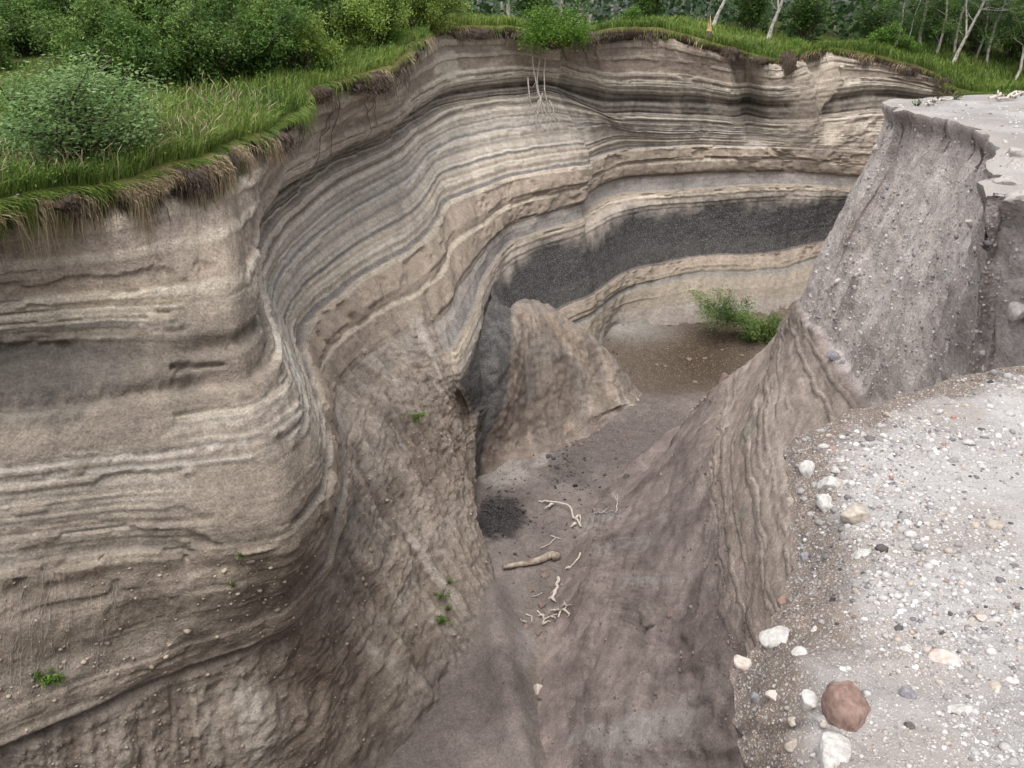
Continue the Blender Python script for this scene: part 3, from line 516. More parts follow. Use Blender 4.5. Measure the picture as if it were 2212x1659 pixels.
# ================================================================== PLATEAU the camera stands on
GT = np.array([0, 1, 2, 3, 4, 5, 6, 7, 8, 9, 10, 11], float)
GP = np.array([(-8,-16),(0,-16),(7,-13),(14,-10),(22,-6),(30,-2),(38,2),(45,8),(48,13),(50,16),(54,18),(60,20)], float)
PT = np.concatenate([np.linspace(0, 1.7, 14), np.linspace(1.75, 5.05, 480), np.linspace(5.08, 8.3, 150), np.linspace(8.35, 11, 20)])
nPT, nPR = len(PT), 225
pe_ = pchip(*W(EDGE, ze), PT) + edge_jitter(PT); pg = np.stack([np.interp(PT, GT, GP[:, k]) for k in (0, 1)], 1)
pw = np.interp(np.linspace(0, 1, nPR), [0, .15, .8, .93, 1], [0, 0.006, 0.11, 0.35, 1.0])
pdl = np.linalg.norm(pg - pe_[:, :2], axis=1)[:, None] * pw[None, :]
px = pe_[:, 0:1] + (pg[:, 0:1] - pe_[:, 0:1]) * pw; py = pe_[:, 1:2] + (pg[:, 1:2] - pe_[:, 1:2]) * pw
def plat_h(x, y): return -1.6 + 0.035 * fbm(np.asarray(x) * 0.9, np.asarray(y) * 0.9, 0, 3, 131)
pz = plat_h(px, py)
ed = np.exp(-(pdl / 0.16) ** 1.5)
pz = lerp(pz, pe_[:, 2:3], np.exp(-(pdl / 0.22) ** 1.3))
pn1 = fbm(px * 5, py * 5, 0, 4, 132); pn2 = fbm(px * 26, py * 26, 0, 3, 133)
nearm = (1 - sstep(5.0, 6.0, PT))[:, None]
edz = np.exp(-(pdl / 0.36)) * nearm
pz = pz + (0.006 * pn2 + 0.016 * pn1 * (0.4 + 2.0 * edz)) * sstep(0, 0.03, pdl) + 0.05 * edz * ridged(px * 7, py * 7, 0, 4, 134) * sstep(0, 0.05, pdl)
# the big step left by a slumped block beside the red boulder
soil = sstep(0.50, 0.80, edz * 1.15 + 0.28 * fbm(px * 4, py * 4, 0, 4, 135)) * nearm
pc = lerp(lin((132, 128, 126)), lin((162, 159, 157)), sstep(-0.5, 0.5, fbm(px * 1.2, py * 1.2, 3, 4, 136) + 0.3 * pn2)[..., None])
pc = lerp(pc, lin((138, 129, 122)), (sstep(0.05, 0.4, fbm(px * 2.0, py * 2.0, 6, 4, 137)) * 0.6)[..., None])
pc = lerp(pc, lin((104, 92, 83)), (soil * 0.92)[..., None])
ledge = sstep(5.9, 6.2, PT)[:, None] * np.exp(-(pdl / 0.25)); pc = lerp(pc, lin((150, 142, 136)), (ledge * 0.8)[..., None])
plat_P = np.stack([px, py, pz], -1)
def gravel_mat():
    m, nt, b = new_mat('plateau_gravel'); N = nt.nodes; Lk = nt.links
    at = N.new('ShaderNodeAttribute'); at.attribute_name = 'Col'
    tc = N.new('ShaderNodeTexCoord')
    col = at.outputs['Color']; h = None
    for sc_, thr, w in ((85, 0.4, 0.5), (190, 0.7, 0.45)):
        vo = N.new('ShaderNodeTexVoronoi'); vo.inputs['Scale'].default_value = sc_; Lk.new(tc.outputs['Object'], vo.inputs['Vector'])
        se = N.new('ShaderNodeSeparateColor'); Lk.new(vo.outputs['Color'], se.inputs[0])
        cr = N.new('ShaderNodeValToRGB'); e = cr.color_ramp.elements; e[0].position = 0; e[0].color = (*lin((116, 111, 110)), 1); e[1].position = 1; e[1].color = (*lin((206, 203, 201)), 1)
        for p, c in ((0.14, (142, 137, 136)), (0.3, (160, 155, 152)), (0.5, (176, 171, 168)), (0.72, (196, 192, 189)), (0.8, (168, 146, 136)), (0.84, (202, 198, 195))):
            q = e.new(p); q.color = (*lin(c), 1)
        Lk.new(se.outputs[0], cr.inputs[0])
        lt = N.new('ShaderNodeMath'); lt.operation = 'LESS_THAN'; lt.inputs[1].default_value = thr; Lk.new(se.outputs[1], lt.inputs[0])
        mr = N.new('ShaderNodeMapRange'); mr.inputs['From Min'].default_value = 0.35; mr.inputs['From Max'].default_value = 0.5; mr.inputs['To Min'].default_value = 1; mr.inputs['To Max'].default_value = 0; Lk.new(vo.outputs['Distance'], mr.inputs['Value'])
        mm = N.new('ShaderNodeMath'); mm.operation = 'MULTIPLY'; Lk.new(lt.outputs[0], mm.inputs[0]); Lk.new(mr.outputs[0], mm.inputs[1])
        m2 = N.new('ShaderNodeMath'); m2.operation = 'MULTIPLY'; Lk.new(mm.outputs[0], m2.inputs[0]); m2.inputs[1].default_value = w
        mx = N.new('ShaderNodeMix'); mx.data_type = 'RGBA'; Lk.new(m2.outputs[0], mx.inputs['Factor']); Lk.new(col, mx.inputs['A']); Lk.new(cr.outputs[0], mx.inputs['B']); col = mx.outputs['Result']
        bp = N.new('ShaderNodeBump'); bp.inputs['Strength'].default_value = 0.6; bp.inputs['Distance'].default_value = 0.35 / sc_; Lk.new(mm.outputs[0], bp.inputs['Height'])
        if h is not None: Lk.new(h, bp.inputs['Normal'])
        h = bp.outputs[0]
    n1 = N.new('ShaderNodeTexNoise'); n1.inputs['Scale'].default_value = 220; n1.inputs['Detail'].default_value = 4; Lk.new(tc.outputs['Object'], n1.inputs['Vector'])
    bp = N.new('ShaderNodeBump'); bp.inputs['Strength'].default_value = 0.5; bp.inputs['Distance'].default_value = 0.004; Lk.new(n1.outputs['Fac'], bp.inputs['Height']); Lk.new(h, bp.inputs['Normal'])
    Lk.new(col, b.inputs['Base Color']); Lk.new(bp.outputs[0], b.inputs['Normal']); b.inputs['Roughness'].default_value = 0.95
    return m
M_plateau = gravel_mat()
add_obj('plateau', build_mesh('plateau', plat_P, grid_faces(nPT, nPR), M_plateau, True, np.clip(pc, 0.01, 0.9)), kind='structure', label='pale grey gravel plateau in the foreground')

# ================================================================== MEADOW behind the rim
step = 3; mt = tt[::step]; mrim = rim[::step].copy(); nM = len(mt)
FT = np.array([-1, 0, 2, 4, 6, 7, 8, 9, 11, 13, 15], float)
FPn = np.array([(-60,0),(-70,15),(-75,30),(-75,45),(-70,75),(-60,95),(-40,120),(-10,140),(60,150),(120,130),(150,90)], float)
mfar = np.stack([np.interp(mt, FT, FPn[:, k]) for k in (0, 1)], 1)
mdv = mfar - mrim[:, :2]; mlen = np.linalg.norm(mdv, axis=1, keepdims=True); mdv = mdv / mlen
mlip = 0.06 + 0.30 * np.clip(fbm(np.arange(nM) * 0.10, 0, 0, 4, 141) * 1.4 + 0.3, -0.1, 1.3) + 0.25 * np.exp(-((mt - 12.05) / 0.12) ** 2)
msl = np.interp(mt, [-1, 4, 6, 8, 9, 11, 13, 15], [0.10, 0.10, 0.07, 0.04, 0.015, 0.012, 0.012, 0.01])
md = np.concatenate([[0.0, 0.0, 0.0, 0.0], np.geomspace(0.08, 60, 110) - 0.08 + 0.12, [90, 140]])
nMR = len(md)
M_P = np.zeros((nM, nMR, 3)); mcolr = np.zeros((nM, nMR, 3))
mz = mrim[:, 2]
for j in range(nMR):
    if j < 4:
        off = [0.30, -0.5, -1.0, -0.55][j]; dz = [-0.42, -0.36, -0.14, 0.03][j]
        off = np.full(nM, off) * (mlip if j else 1.0) * (1 if j else -1) * 1.0
        xy = mrim[:, :2] + mdv * (off if j else 0.30 * np.ones(nM))[:, None]
        z = mz + dz * (0.6 + 1.6 * mlip)
        mcolr[:, j] = lin((64, 52, 44)) if j < 3 else lin((92, 84, 52))
    else:
        d = np.minimum(md[j], mlen[:, 0]); xy = mrim[:, :2] + mdv * (d - 0.10)[:, None]
        z = mz + 0.06 + msl * 18 * (1 - np.exp(-d / 18)) + 0.10 * fbm(xy[:, 0] * 0.4, xy[:, 1] * 0.4, 0, 3, 142) * min(1, md[j]) 
        mcolr[:, j] = lin((70, 78, 36))
    M_P[:, j, :2] = xy; M_P[:, j, 2] = z
nz_ = fbm(M_P[..., 0] * 2.2, M_P[..., 1] * 2.2, M_P[..., 2] * 5, 4, 143)
M_P[:, 1:4, 2] += 0.07 * nz_[:, 1:4]; M_P[:, 1:4, :2] += (mdv[:, None, :] * (nz_[:, 1:4, None])) * 0.10
mcolr = mcolr * (1 + 0.35 * nz_[..., None])
add_obj('meadow', build_mesh('meadow', M_P, grid_faces(nM, nMR, False), M_meadow, True, np.clip(mcolr, 0.005, 0.9)), kind='structure', label='grassy ground behind the cliff rim')
# ================================================================== picking a surface point from a place in the picture
class Pick:
    def __init__(s, P):
        s.P = P.reshape(-1, 3); s.u, s.v = proj(s.P); s.d = np.linalg.norm(s.P, axis=1)
        s.ok = (s.P[:, 1] * CP - s.P[:, 2] * SP) > 0.3
    def at(s, u, v, r=7.0):
        dd = np.hypot(s.u - u, s.v - v); k = s.ok & (dd < r)
        if not k.any(): return s.P[np.argmin(np.where(s.ok, dd, 1e9))].copy()
        i = np.where(k)[0]; return s.P[i[np.argmin(s.d[i] + 0.02 * dd[i])]].copy()
pk_plat = Pick(plat_P[:, 2:]); pk_cliff = Pick(cliff_P); pk_wall = Pick(wall_P[:, 4:]); pk_spur = Pick(spur_P); pk_mead = Pick(M_P[:, 5:])
rng = np.random.default_rng(11); random.seed(5)
def px_size(p, w): return w * (p[1] * CP - p[2] * SP) / FPX        # metres that w photo units span at point p

# ================================================================== stones
def ico(sub):
    import bmesh
    bm = bmesh.new(); bmesh.ops.create_icosphere(bm, subdivisions=sub, radius=1.0)
    V = np.array([v.co[:] for v in bm.verts]); Fc = np.array([[v.index for v in f.verts] for f in bm.faces]); bm.free(); return V, Fc
ICO = {k: ico(k) for k in (1, 2, 3, 4)}
def stone_verts(sub, seed, cuts=13, amp=0.14, cut=(0.48, 0.88)):
    V, Fc = ICO[sub]; V = V.copy(); r = np.random.default_rng(seed)
    for _ in range(cuts):
        n = r.normal(size=3); n /= np.linalg.norm(n); h = r.uniform(*cut); d = V @ n - h
        V -= np.outer(np.clip(d, 0, None) * 0.97, n)
    V *= (1 + amp * fbm(V[:, 0] * 1.5 + seed, V[:, 1] * 1.5, V[:, 2] * 1.5, 3, seed))[:, None]
    V *= (1 + 0.4 * amp * fbm(V[:, 0] * 6 + seed, V[:, 1] * 6, V[:, 2] * 6, 2, seed + 3))[:, None]
    return V, Fc
M_white = plain_mat('pale_pumice', (156, 151, 147), (196, 192, 188), 60, 0.9, 0.5, 0.006)
M_pink = plain_mat('pinkish_rock', (164, 150, 142), (204, 192, 184), 40, 0.9, 0.5, 0.006)
M_red = plain_mat('red_brown_andesite', (104, 84, 76), (150, 126, 116), 32, 0.8, 0.5, 0.005)
M_grey = plain_mat('grey_rock', (104, 102, 106), (150, 148, 152), 40, 0.85, 0.5, 0.006)
M_dark = plain_mat('dark_rock', (70, 66, 66), (104, 98, 96), 40, 0.85, 0.5, 0.006)
M_tan = plain_mat('tan_rock', (142, 132, 121), (182, 173, 162), 40, 0.9, 0.5, 0.006)
M_mudrock = plain_mat('mud_coated_rock', (104, 90, 84), (136, 120, 112), 12, 0.9, 0.5, 0.01)
M_mudrock2 = plain_mat('wet_mud_rock', (84, 77, 73), (114, 106, 101), 9, 0.9, 0.9, 0.03)
M_wstone = plain_mat('wall_pumice', (164, 156, 151), (204, 198, 194), 20, 0.9, 0.4, 0.01)
def stone(name, pk, u, v, w, h, mat, label, cat='stone', seed=0, sink=0.25, depth=None, sub=None, rot=None, cuts=13, group=None, flat=None):
    p = pk.at(u, v) if hasattr(pk, 'at') else np.asarray(pk)
    sx_ = px_size(p, w) / 2; sz_ = px_size(p, h) / 2; sy_ = depth if depth else (sx_ + sz_) / 2
    V, Fc = stone_verts(sub or (4 if w > 40 else 3), seed, cuts)
    a = (random.uniform(-0.35, 0.35) if rot is None else rot); c, s = math.cos(a), math.sin(a)
    V = V * np.array([sx_, sy_, sz_]); V = np.stack([V[:, 0] * c - V[:, 2] * s, V[:, 1], V[:, 0] * s + V[:, 2] * c], 1)
    me = build_mesh(name, V, Fc, mat, True)
    return add_obj(name, me, label=label, cat=cat, group=group, loc=(p[0], p[1] + sy_ * 0.2, p[2] + sz_ * (0.10 - sink)))
S = stone; PL = pk_plat
S('boulder', PL, 1836, 1545, 104, 165, M_red, 'large rounded reddish brown boulder at the plateau edge', 'boulder', 3, 0.12, sub=4, rot=0.08, cuts=9)
S('stone', PL, 1812, 1640, 120, 95, M_white, 'big angular white stone below the red boulder at the bottom of the photo', seed=4, sub=4, rot=-0.45, cuts=12)
S('stone', PL, 1750, 1522, 50, 72, M_white, 'white upright stone just left of the red boulder', seed=5, rot=0.1)
S('stone', PL, 1680, 1376, 72, 58, M_white, 'large rounded white stone on the rim above the red boulder', seed=6, rot=0.1)
S('stone', PL, 1726, 1411, 40, 34, M_white, 'white stone between the red boulder and the large white rim stone', seed=7)
S('stone', PL, 1606, 1436, 44, 60, M_pink, 'pale pinkish block at the leftmost corner of the plateau edge', seed=8)
S('stone', PL, 1672, 1502, 34, 30, M_pink, 'small pinkish stone in dark soil left of the white upright stone', seed=9)
S('stone', PL, 1634, 1513, 24, 36, M_grey, 'grey stone set in dark soil near the leftmost plateau corner', seed=10)
S('stone', PL, 1866, 1195, 52, 38, M_white, 'single white oval stone lying alone on open gravel', seed=11, rot=0.25)
S('stone', PL, 1745, 1018, 42, 58, M_white, 'white egg-shaped stone, leftmost of the rim cluster', seed=12, rot=0.1)
S('stone', PL, 1801, 1047, 74, 66, M_white, 'largest white stone in the middle of the rim cluster', seed=13, rot=0.1)
S('stone', PL, 1786, 1093, 46, 58, M_white, 'white stone at the bottom of the rim cluster', seed=14)
S('stone', PL, 1811, 996, 32, 24, M_white, 'small white stone topmost in the rim cluster', seed=15)
S('stone', PL, 1808, 1014, 34, 20, M_white, 'flat white oval stone above the largest stone of the rim cluster', seed=16)
S('stone', PL, 1860, 1118, 88, 62, M_tan, 'broad tan brown rock right below the rim cluster', seed=17, rot=-0.1)
S('stone', PL, 1783, 965, 32, 20, M_white, 'small flat white stone above the rim cluster', seed=18)
S('stone', PL, 1738, 1207, 30, 30, M_grey, 'blue grey stone in the dark notch of the rim', seed=19)
S('stone', PL, 1700, 1090, 22, 36, M_tan, 'thin tan stone stuck in the crumbling rim face', seed=20)
S('stone', PL, 2116, 1336, 44, 30, M_pink, 'slanting buff stone half buried in gravel at the right', seed=21, rot=-0.7)
S('stone', PL, 2047, 1428, 72, 46, M_pink, 'flat pinkish white stone half buried in pale gravel', seed=22, rot=0.15)
S('stone', PL, 2081, 1536, 66, 24, M_white, 'long low white stone right of the red boulder', seed=23, rot=0.05)
S('stone', PL, 2150, 1487, 32, 34, M_tan, 'tan buried stone near the right edge of the photo', seed=24)
S('stone', PL, 2156, 1137, 46, 30, M_tan, 'tan rounded stone on gravel at the right edge', seed=25)
S('stone', PL, 1966, 1500, 46, 40, M_grey, 'dark grey rock in the small soil bank right of the red boulder', seed=26)
S('stone', PL, 1968, 1570, 32, 26, M_dark, 'dark mauve stone below the soil bank by the red boulder', seed=27)
S('stone', PL, 1918, 1136, 22, 24, M_white, 'small white stone right of the broad tan rock', seed=28)
S('stone', PL, 1940, 1147, 20, 18, M_tan, 'small tan pebble beside the broad tan rock', seed=29)
S('stone', PL, 1920, 900, 26, 16, M_tan, 'tan stone on the far lip of the foreground gravel', seed=30)
S('stone', PL, 2082, 875, 30, 16, M_tan, 'flat tan stone on the gravel near the far lip', seed=31)
S('stone', PL, 1961, 1408, 30, 16, M_white, 'small white pebble lying left of the flat pinkish stone', seed=32)
S('stone', PL, 2005, 1405, 22, 26, M_pink, 'small slanted pinkish stone above the flat pinkish stone', seed=33, rot=-0.8)
S('stone', PL, 1690, 1300, 30, 30, M_red, 'rusty brown stone in the rim soil above the large white rim stone', seed=34)
S('stone', PL, 1760, 1362, 24, 20, M_white, 'small white stone on gravel right of the large white rim stone', seed=35)
S('stone', PL, 1716, 1560, 24, 22, M_tan, 'small tan stone in dark soil below the white upright stone', seed=36)
S('stone', PL, 1715, 1610, 40, 34, M_tan, 'tan stone in the crumbling face at the bottom edge', seed=37)

# pebbles: the largest as things of their own, the rest as one scatter
peb_mats = [M_white, M_white, M_tan, M_grey, M_pink, M_dark, M_red]; peb_names = ['white', 'white', 'tan', 'grey', 'pinkish', 'dark', 'rusty red']
PEB = [[build_mesh('pebble', *(lambda q: (q[0], q[1]))(stone_verts(2, 200 + k * 10 + i, 6)), mt_, True) for k in range(3)] for i, mt_ in enumerate(peb_mats)]
cu, cv = proj(plat_P[..., :])
vis = (cu > 1560) & (cu < 2240) & (cv > 780) & (cv < 1700) & (PT[:, None] < 5.05) & (pdl > 0.02)
cand = np.argwhere(vis); cand_u = cu[vis]; cand_v = cv[vis]
gridu = {}
for n, (i, j) in enumerate(cand): gridu.setdefault((int(cand_u[n] // 14), int(cand_v[n] // 14)), []).append(n)
cells = list(gridu.keys()); rng.shuffle(cells)
for n, cc in enumerate(cells[:170]):
    i, j = cand[rng.choice(gridu[tuple(cc)])]; p = plat_P[i, j]
    k = int(rng.choice(7, p=[.32, .18, .24, .14, .1, .01, .01])); s = px_size(p, rng.uniform(6, 10) * (1.7 if rng.random() < 0.12 else 1)) / 2
    o = add_obj('pebble', PEB[k][int(rng.integers(3))], label='small ' + peb_names[k] + ' pebble lying on the foreground gravel', cat='pebble', group=peb_names[k] + ' pebbles on the foreground gravel',
                loc=(p[0], p[1], p[2] + s * 0.15), rot=tuple(rng.uniform(0, 6.28, 3)), scale=(s * rng.uniform(.8, 1.3), s * rng.uniform(.7, 1.1), s * rng.uniform(.5, .8)))
def scatter_stones(name, pts, sizes, cols, mat, label, parent=None, squash=0.65, cat='gravel'):
    V0, F0 = ICO[1]; n = len(pts); base_ = np.stack([stone_verts(1, 300 + k, 4)[0] for k in range(8)])
    Vs = base_[rng.integers(8, size=n)] * (sizes[:, None, None] * rng.uniform(0.7, 1.3, (n, 1, 3)) * np.array([1, 1, squash]))
    a = rng.uniform(0, 6.28, n); c, s = np.cos(a)[:, None], np.sin(a)[:, None]
    Vs = np.stack([Vs[..., 0] * c - Vs[..., 1] * s, Vs[..., 0] * s + Vs[..., 1] * c, Vs[..., 2]], -1) + pts[:, None, :]
    Fs = F0[None] + (np.arange(n) * len(V0))[:, None, None]
    me = build_mesh(name, Vs.reshape(-1, 3), Fs.reshape(-1, 3), mat, True, np.repeat(cols, len(V0), 0))
    return add_obj(name, me, parent, label=label, cat=None if parent else cat, kind='stuff')
M_peb = earth_mat('pebble_mix', fine=120, var=0.2, bump=0.2, bdist=0.003)
pal = np.array([lin(c) for c in ((186, 182, 180), (172, 168, 166), (156, 152, 150), (136, 132, 132), (112, 108, 110), (86, 82, 83), (146, 120, 108), (168, 156, 144), (206, 203, 200))])
ca = np.zeros(plat_P.shape[:2]); ca[:-1, :-1] = np.linalg.norm(np.cross(plat_P[1:, :-1] - plat_P[:-1, :-1], plat_P[:-1, 1:] - plat_P[:-1, :-1]), axis=2)
cdist = np.linalg.norm(plat_P, axis=2); cwt = (ca / cdist ** 1.6)[vis]; NP = 15500; pick_i = rng.choice(len(cand), NP, replace=True, p=cwt / cwt.sum()); ij = cand[pick_i]
soil_c = soil[ij[:, 0], ij[:, 1]]; wgt = rng.random(NP) < (1 - 0.55 * soil_c) * (0.12 + 0.88 * sstep(-0.25, 0.35, fbm(plat_P[ij[:, 0], ij[:, 1], 0] * 2.5, plat_P[ij[:, 0], ij[:, 1], 1] * 2.5, 0, 4, 151))); ij = ij[wgt]
_f = rng.random((len(ij), 2, 1)); _i2 = np.minimum(ij[:, 0] + 1, nPT - 1); _j2 = np.minimum(ij[:, 1] + 1, nPR - 1)
pp = plat_P[ij[:, 0], ij[:, 1]] + (plat_P[_i2, ij[:, 1]] - plat_P[ij[:, 0], ij[:, 1]]) * _f[:, 0] + (plat_P[ij[:, 0], _j2] - plat_P[ij[:, 0], ij[:, 1]]) * _f[:, 1]; dist_ = np.linalg.norm(pp, axis=1)
scatter_stones('gravel', pp, np.clip(rng.lognormal(math.log(0.0034), 0.60, len(pp)), 0.0015, 0.016) * np.clip(dist_ / 2.6, 0.8, 1.6), pal[rng.choice(9, len(pp), p=[.2, .26, .2, .12, .06, .02, .02, .07, .05])] * (1 - 0.42 * soil_c[wgt] * (rng.random(wgt.sum()) < 0.85))[:, None], M_peb, 'fine grey gravel strewn over the foreground plateau')

# stones bedded in the gravel wall: children of the wall
ES = [build_mesh('stone', *stone_verts(2, 400 + k, 7), [M_wstone, M_wstone, M_white, M_pink, M_grey][k % 5], True) for k in range(10)]
wu, wv = proj(wall_P); wi = np.argwhere((rT > 5.7) & (rT < 8.12) & (rD > 1.75) & (rD < 6.0) & (wu < 2260)); rng.shuffle(wi)
for n in range(280):
    i, j = wi[n]; p = wall_P[i, j]; nn = wall_N[i, j]
    s = px_size(p, 5 + 5.5 * rng.random() ** 1.6 + (13 if n < 18 else 0) * rng.random()) / 2
    o = add_obj('stone', ES[int(rng.integers(10))], right_wall, loc=tuple(p + nn * s * 0.25), rot=tuple(rng.uniform(0, 6.28, 3)), scale=(s * rng.uniform(.9, 1.5), s, s * rng.uniform(.6, 1)))
n = 3600; q = wi[280:280 + n]; pts = wall_P[q[:, 0], q[:, 1]]
scatter_stones('gravel', pts, np.clip(rng.lognormal(math.log(0.014), 0.5, len(pts)), 0.006, 0.05), pal[rng.choice([0, 1, 2, 2, 3, 7, 8], len(pts))] * 0.8, M_peb, 'small stones bedded in the gravel wall', right_wall, 0.9)
# dark boulder where the gravel meets the layered beds, and a white one beside it
S('boulder', pk_wall, 1803, 770, 40, 28, M_grey, 'blue grey boulder wedged at the foot of the gravel wall', 'boulder', 50, 0.0, rot=-0.5)
S('stone', pk_wall, 1822, 783, 18, 14, M_grey, 'small blue grey stone beside the wedged boulder', seed=51)
S('stone', pk_wall, 1852, 806, 18, 16, M_white, 'white stone low on the gravel wall', seed=52)
S('boulder', pk_wall, 2203, 660, 40, 70, M_wstone, 'pale rounded boulder in the gravel wall at the right edge', 'boulder', 53, 0.2)
S('boulder', pk_wall, 2095, 485, 34, 22, M_wstone, 'flat pale stone jutting from the gravel wall', 'stone', 54, 0.0)
# rounded blocks of gravel crust along the plateau lip at the right
M_block = plain_mat('gravel_crust', (138, 131, 126), (176, 171, 167), 30, 0.95, 0.6, 0.02)
for k, (u, v, w, h) in enumerate(((2190, 322, 56, 36), (2196, 352, 60, 30), (2190, 385, 80, 40), (2200, 412, 90, 26))):
    S('crust_block', pk_plat, u, v + 8, w, h * 1.5, M_block, ['topmost', 'second from the top', 'third from the top', 'lowest'][k] + ' rounded gravel crust block on the plateau lip at the right', 'block', 60 + k, 0.3)
# rubble in the basin and coarse black scree
FLP0 = None
# floor boulders
FLP = Pick(np.concatenate([np.stack([gx, gy, gz], -1).reshape(-1, 3), wall_P[130:, 130:].reshape(-1, 3), cliff_P[:, 350:].reshape(-1, 3)]))
S('boulder', FLP, 1158, 1486, 30, 28, M_pink, 'lone pale pinkish boulder on the gully floor', 'boulder', 70, 0.05)
S('boulder', FLP, 1187, 1243, 30, 24, M_mudrock, 'mauve boulder just below the long log', 'boulder', 71, 0.1)
S('boulder', FLP, 1168, 1232, 14, 12, M_mudrock, 'small stone left of the mauve boulder below the log', 'stone', 72, 0.1)
S('boulder', FLP, 1151, 1273, 20, 14, M_mudrock, 'stone lying left of the thick white branch', 'stone', 73, 0.1)
S('boulder', FLP, 1167, 1309, 24, 20, M_mudrock, 'mauve boulder above the forked white sticks', 'boulder', 74, 0.1)
S('boulder', FLP, 1150, 1297, 12, 10, M_mudrock, 'small stone left of the boulder above the forked sticks', 'stone', 75, 0.1)
S('boulder', FLP, 1140, 1352, 16, 16, M_mudrock, 'small mauve stone left of the forked sticks', 'stone', 76, 0.1)
S('boulder', FLP, 1158, 1366, 20, 16, M_mudrock, 'mauve stone just below the forked sticks', 'stone', 77, 0.1)
S('boulder', FLP, 1164, 1506, 16, 14, M_mudrock, 'dark stone just below the lone pale boulder', 'stone', 78, 0.2)
S('boulder', FLP, 1112, 1488, 18, 14, M_dark, 'dark grey stone left of the lone pale boulder', 'stone', 79, 0.2)
S('boulder', FLP, 1232, 992, 18, 14, M_dark, 'black rock in the dark scree on the floor', 'boulder', 80, 0.1)
S('boulder', FLP, 1256, 957, 16, 12, M_mudrock, 'stone at the foot of the brown spur', 'stone', 81, 0.1)
S('boulder', FLP, 1350, 1025, 16, 14, M_dark, 'black rock on the floor beside the right slope', 'boulder', 82, 0.1)
S('boulder', FLP, 1362, 942, 16, 14, M_mudrock, 'mauve rock far up the floor', 'boulder', 83, 0.1)
S('boulder', pk_wall, 1400, 1330, 80, 70, M_mudrock2, 'big mud coated boulder sticking out of the right slope', 'boulder', 84, -0.1, depth=0.5, sub=4)
S('boulder', pk_wall, 1448, 1327, 24, 24, M_mudrock, 'small mud coated stone right of the big slope boulder', 'stone', 85, 0.25)
S('boulder', pk_wall, 1560, 815, 30, 30, M_mudrock, 'pale block at the foot of the right slope by the basin', 'boulder', 86, 0.1)
fi = rng.uniform([-1.5, 13], [6, 41], (5200, 2)); keep = (fi[:, 0] > -0.16 * (fi[:, 1] - 20) - 0.6) | (fi[:, 1] > 24); fi = fi[keep]
fp_ = np.array([(x, y, floor_at(x, y)) for x, y in fi]); cl = fbm(fi[:, 0] * 0.8, fi[:, 1] * 0.8, 0, 3, 161)
kp = rng.random(len(fi)) < np.clip(0.25 + cl + 0.4 * (fi[:, 1] > 24), 0.05, 1); fp_ = fp_[kp]
scatter_stones('rubble', fp_, np.clip(rng.lognormal(math.log(0.022), 0.5, len(fp_)), 0.01, 0.09), lin((112, 100, 94)) * rng.uniform(0.55, 1.35, (len(fp_), 1)), M_peb, 'small stones strewn over the gully floor')

for k, (u, v, w) in enumerate(((1490, 775, 20), (1522, 778, 12), (1440, 790, 10), (1420, 788, 14), (1600, 772, 14), (1560, 760, 10), (1500, 820, 12), (1395, 742, 9), (1470, 815, 9), (1580, 800, 10))):
    S('boulder', FLP, u, v, w, w * 0.65, M_mudrock, ['largest pale rock in the middle of the brown basin', 'pale stone right of the largest basin rock', 'small stone at the left of the basin', 'stone near the left bank of the basin', 'stone below the fallen tree', 'small stone at the upper middle of the basin', 'stone in the lower part of the basin', 'tiny stone at the upper left of the basin', 'tiny stone below the largest basin rock', 'stone by the right bank of the basin'][k], 'stone', 90 + k, 0.1)
_c = on_floor(1075, 1112); bs = rng.normal(size=(420, 2)) * np.array([0.42, 0.6]) + _c[:2]; bs = np.array([(x, y, floor_at(x, y)) for x, y in bs])
scatter_stones('black_scree', bs, np.clip(rng.lognormal(math.log(0.03), 0.4, len(bs)), 0.015, 0.09), lin((64, 61, 61)) * rng.uniform(0.5, 1.6, (len(bs), 1)), M_peb, 'black scree heap at the foot of the left slope')
_c = on_floor(1225, 1010); bs = rng.normal(size=(160, 2)) * np.array([0.5, 0.9]) + _c[:2]; bs = np.array([(x, y, floor_at(x, y)) for x, y in bs])
scatter_stones('dark_rubble', bs, np.clip(rng.lognormal(math.log(0.035), 0.5, len(bs)), 0.015, 0.12), lin((70, 66, 66)) * rng.uniform(0.5, 1.6, (len(bs), 1)), M_peb, 'dark rubble scattered near the foot of the brown spur')
# crumbs fallen on the slopes and ledges of the cliff
kk = np.argwhere((slopem + apron > 0.4) & (TT < 7.1) & (SS < 13.3)); kk = kk[rng.choice(len(kk), 1700)]
scatter_stones('slope_crumbs', cliff_P[kk[:, 0], kk[:, 1]], np.clip(rng.lognormal(math.log(0.022), 0.5, len(kk)), 0.008, 0.09), lin((150, 137, 124)) * rng.uniform(0.6, 1.3, (len(kk), 1)), M_peb, 'clods and stones strewn over the brown slope')

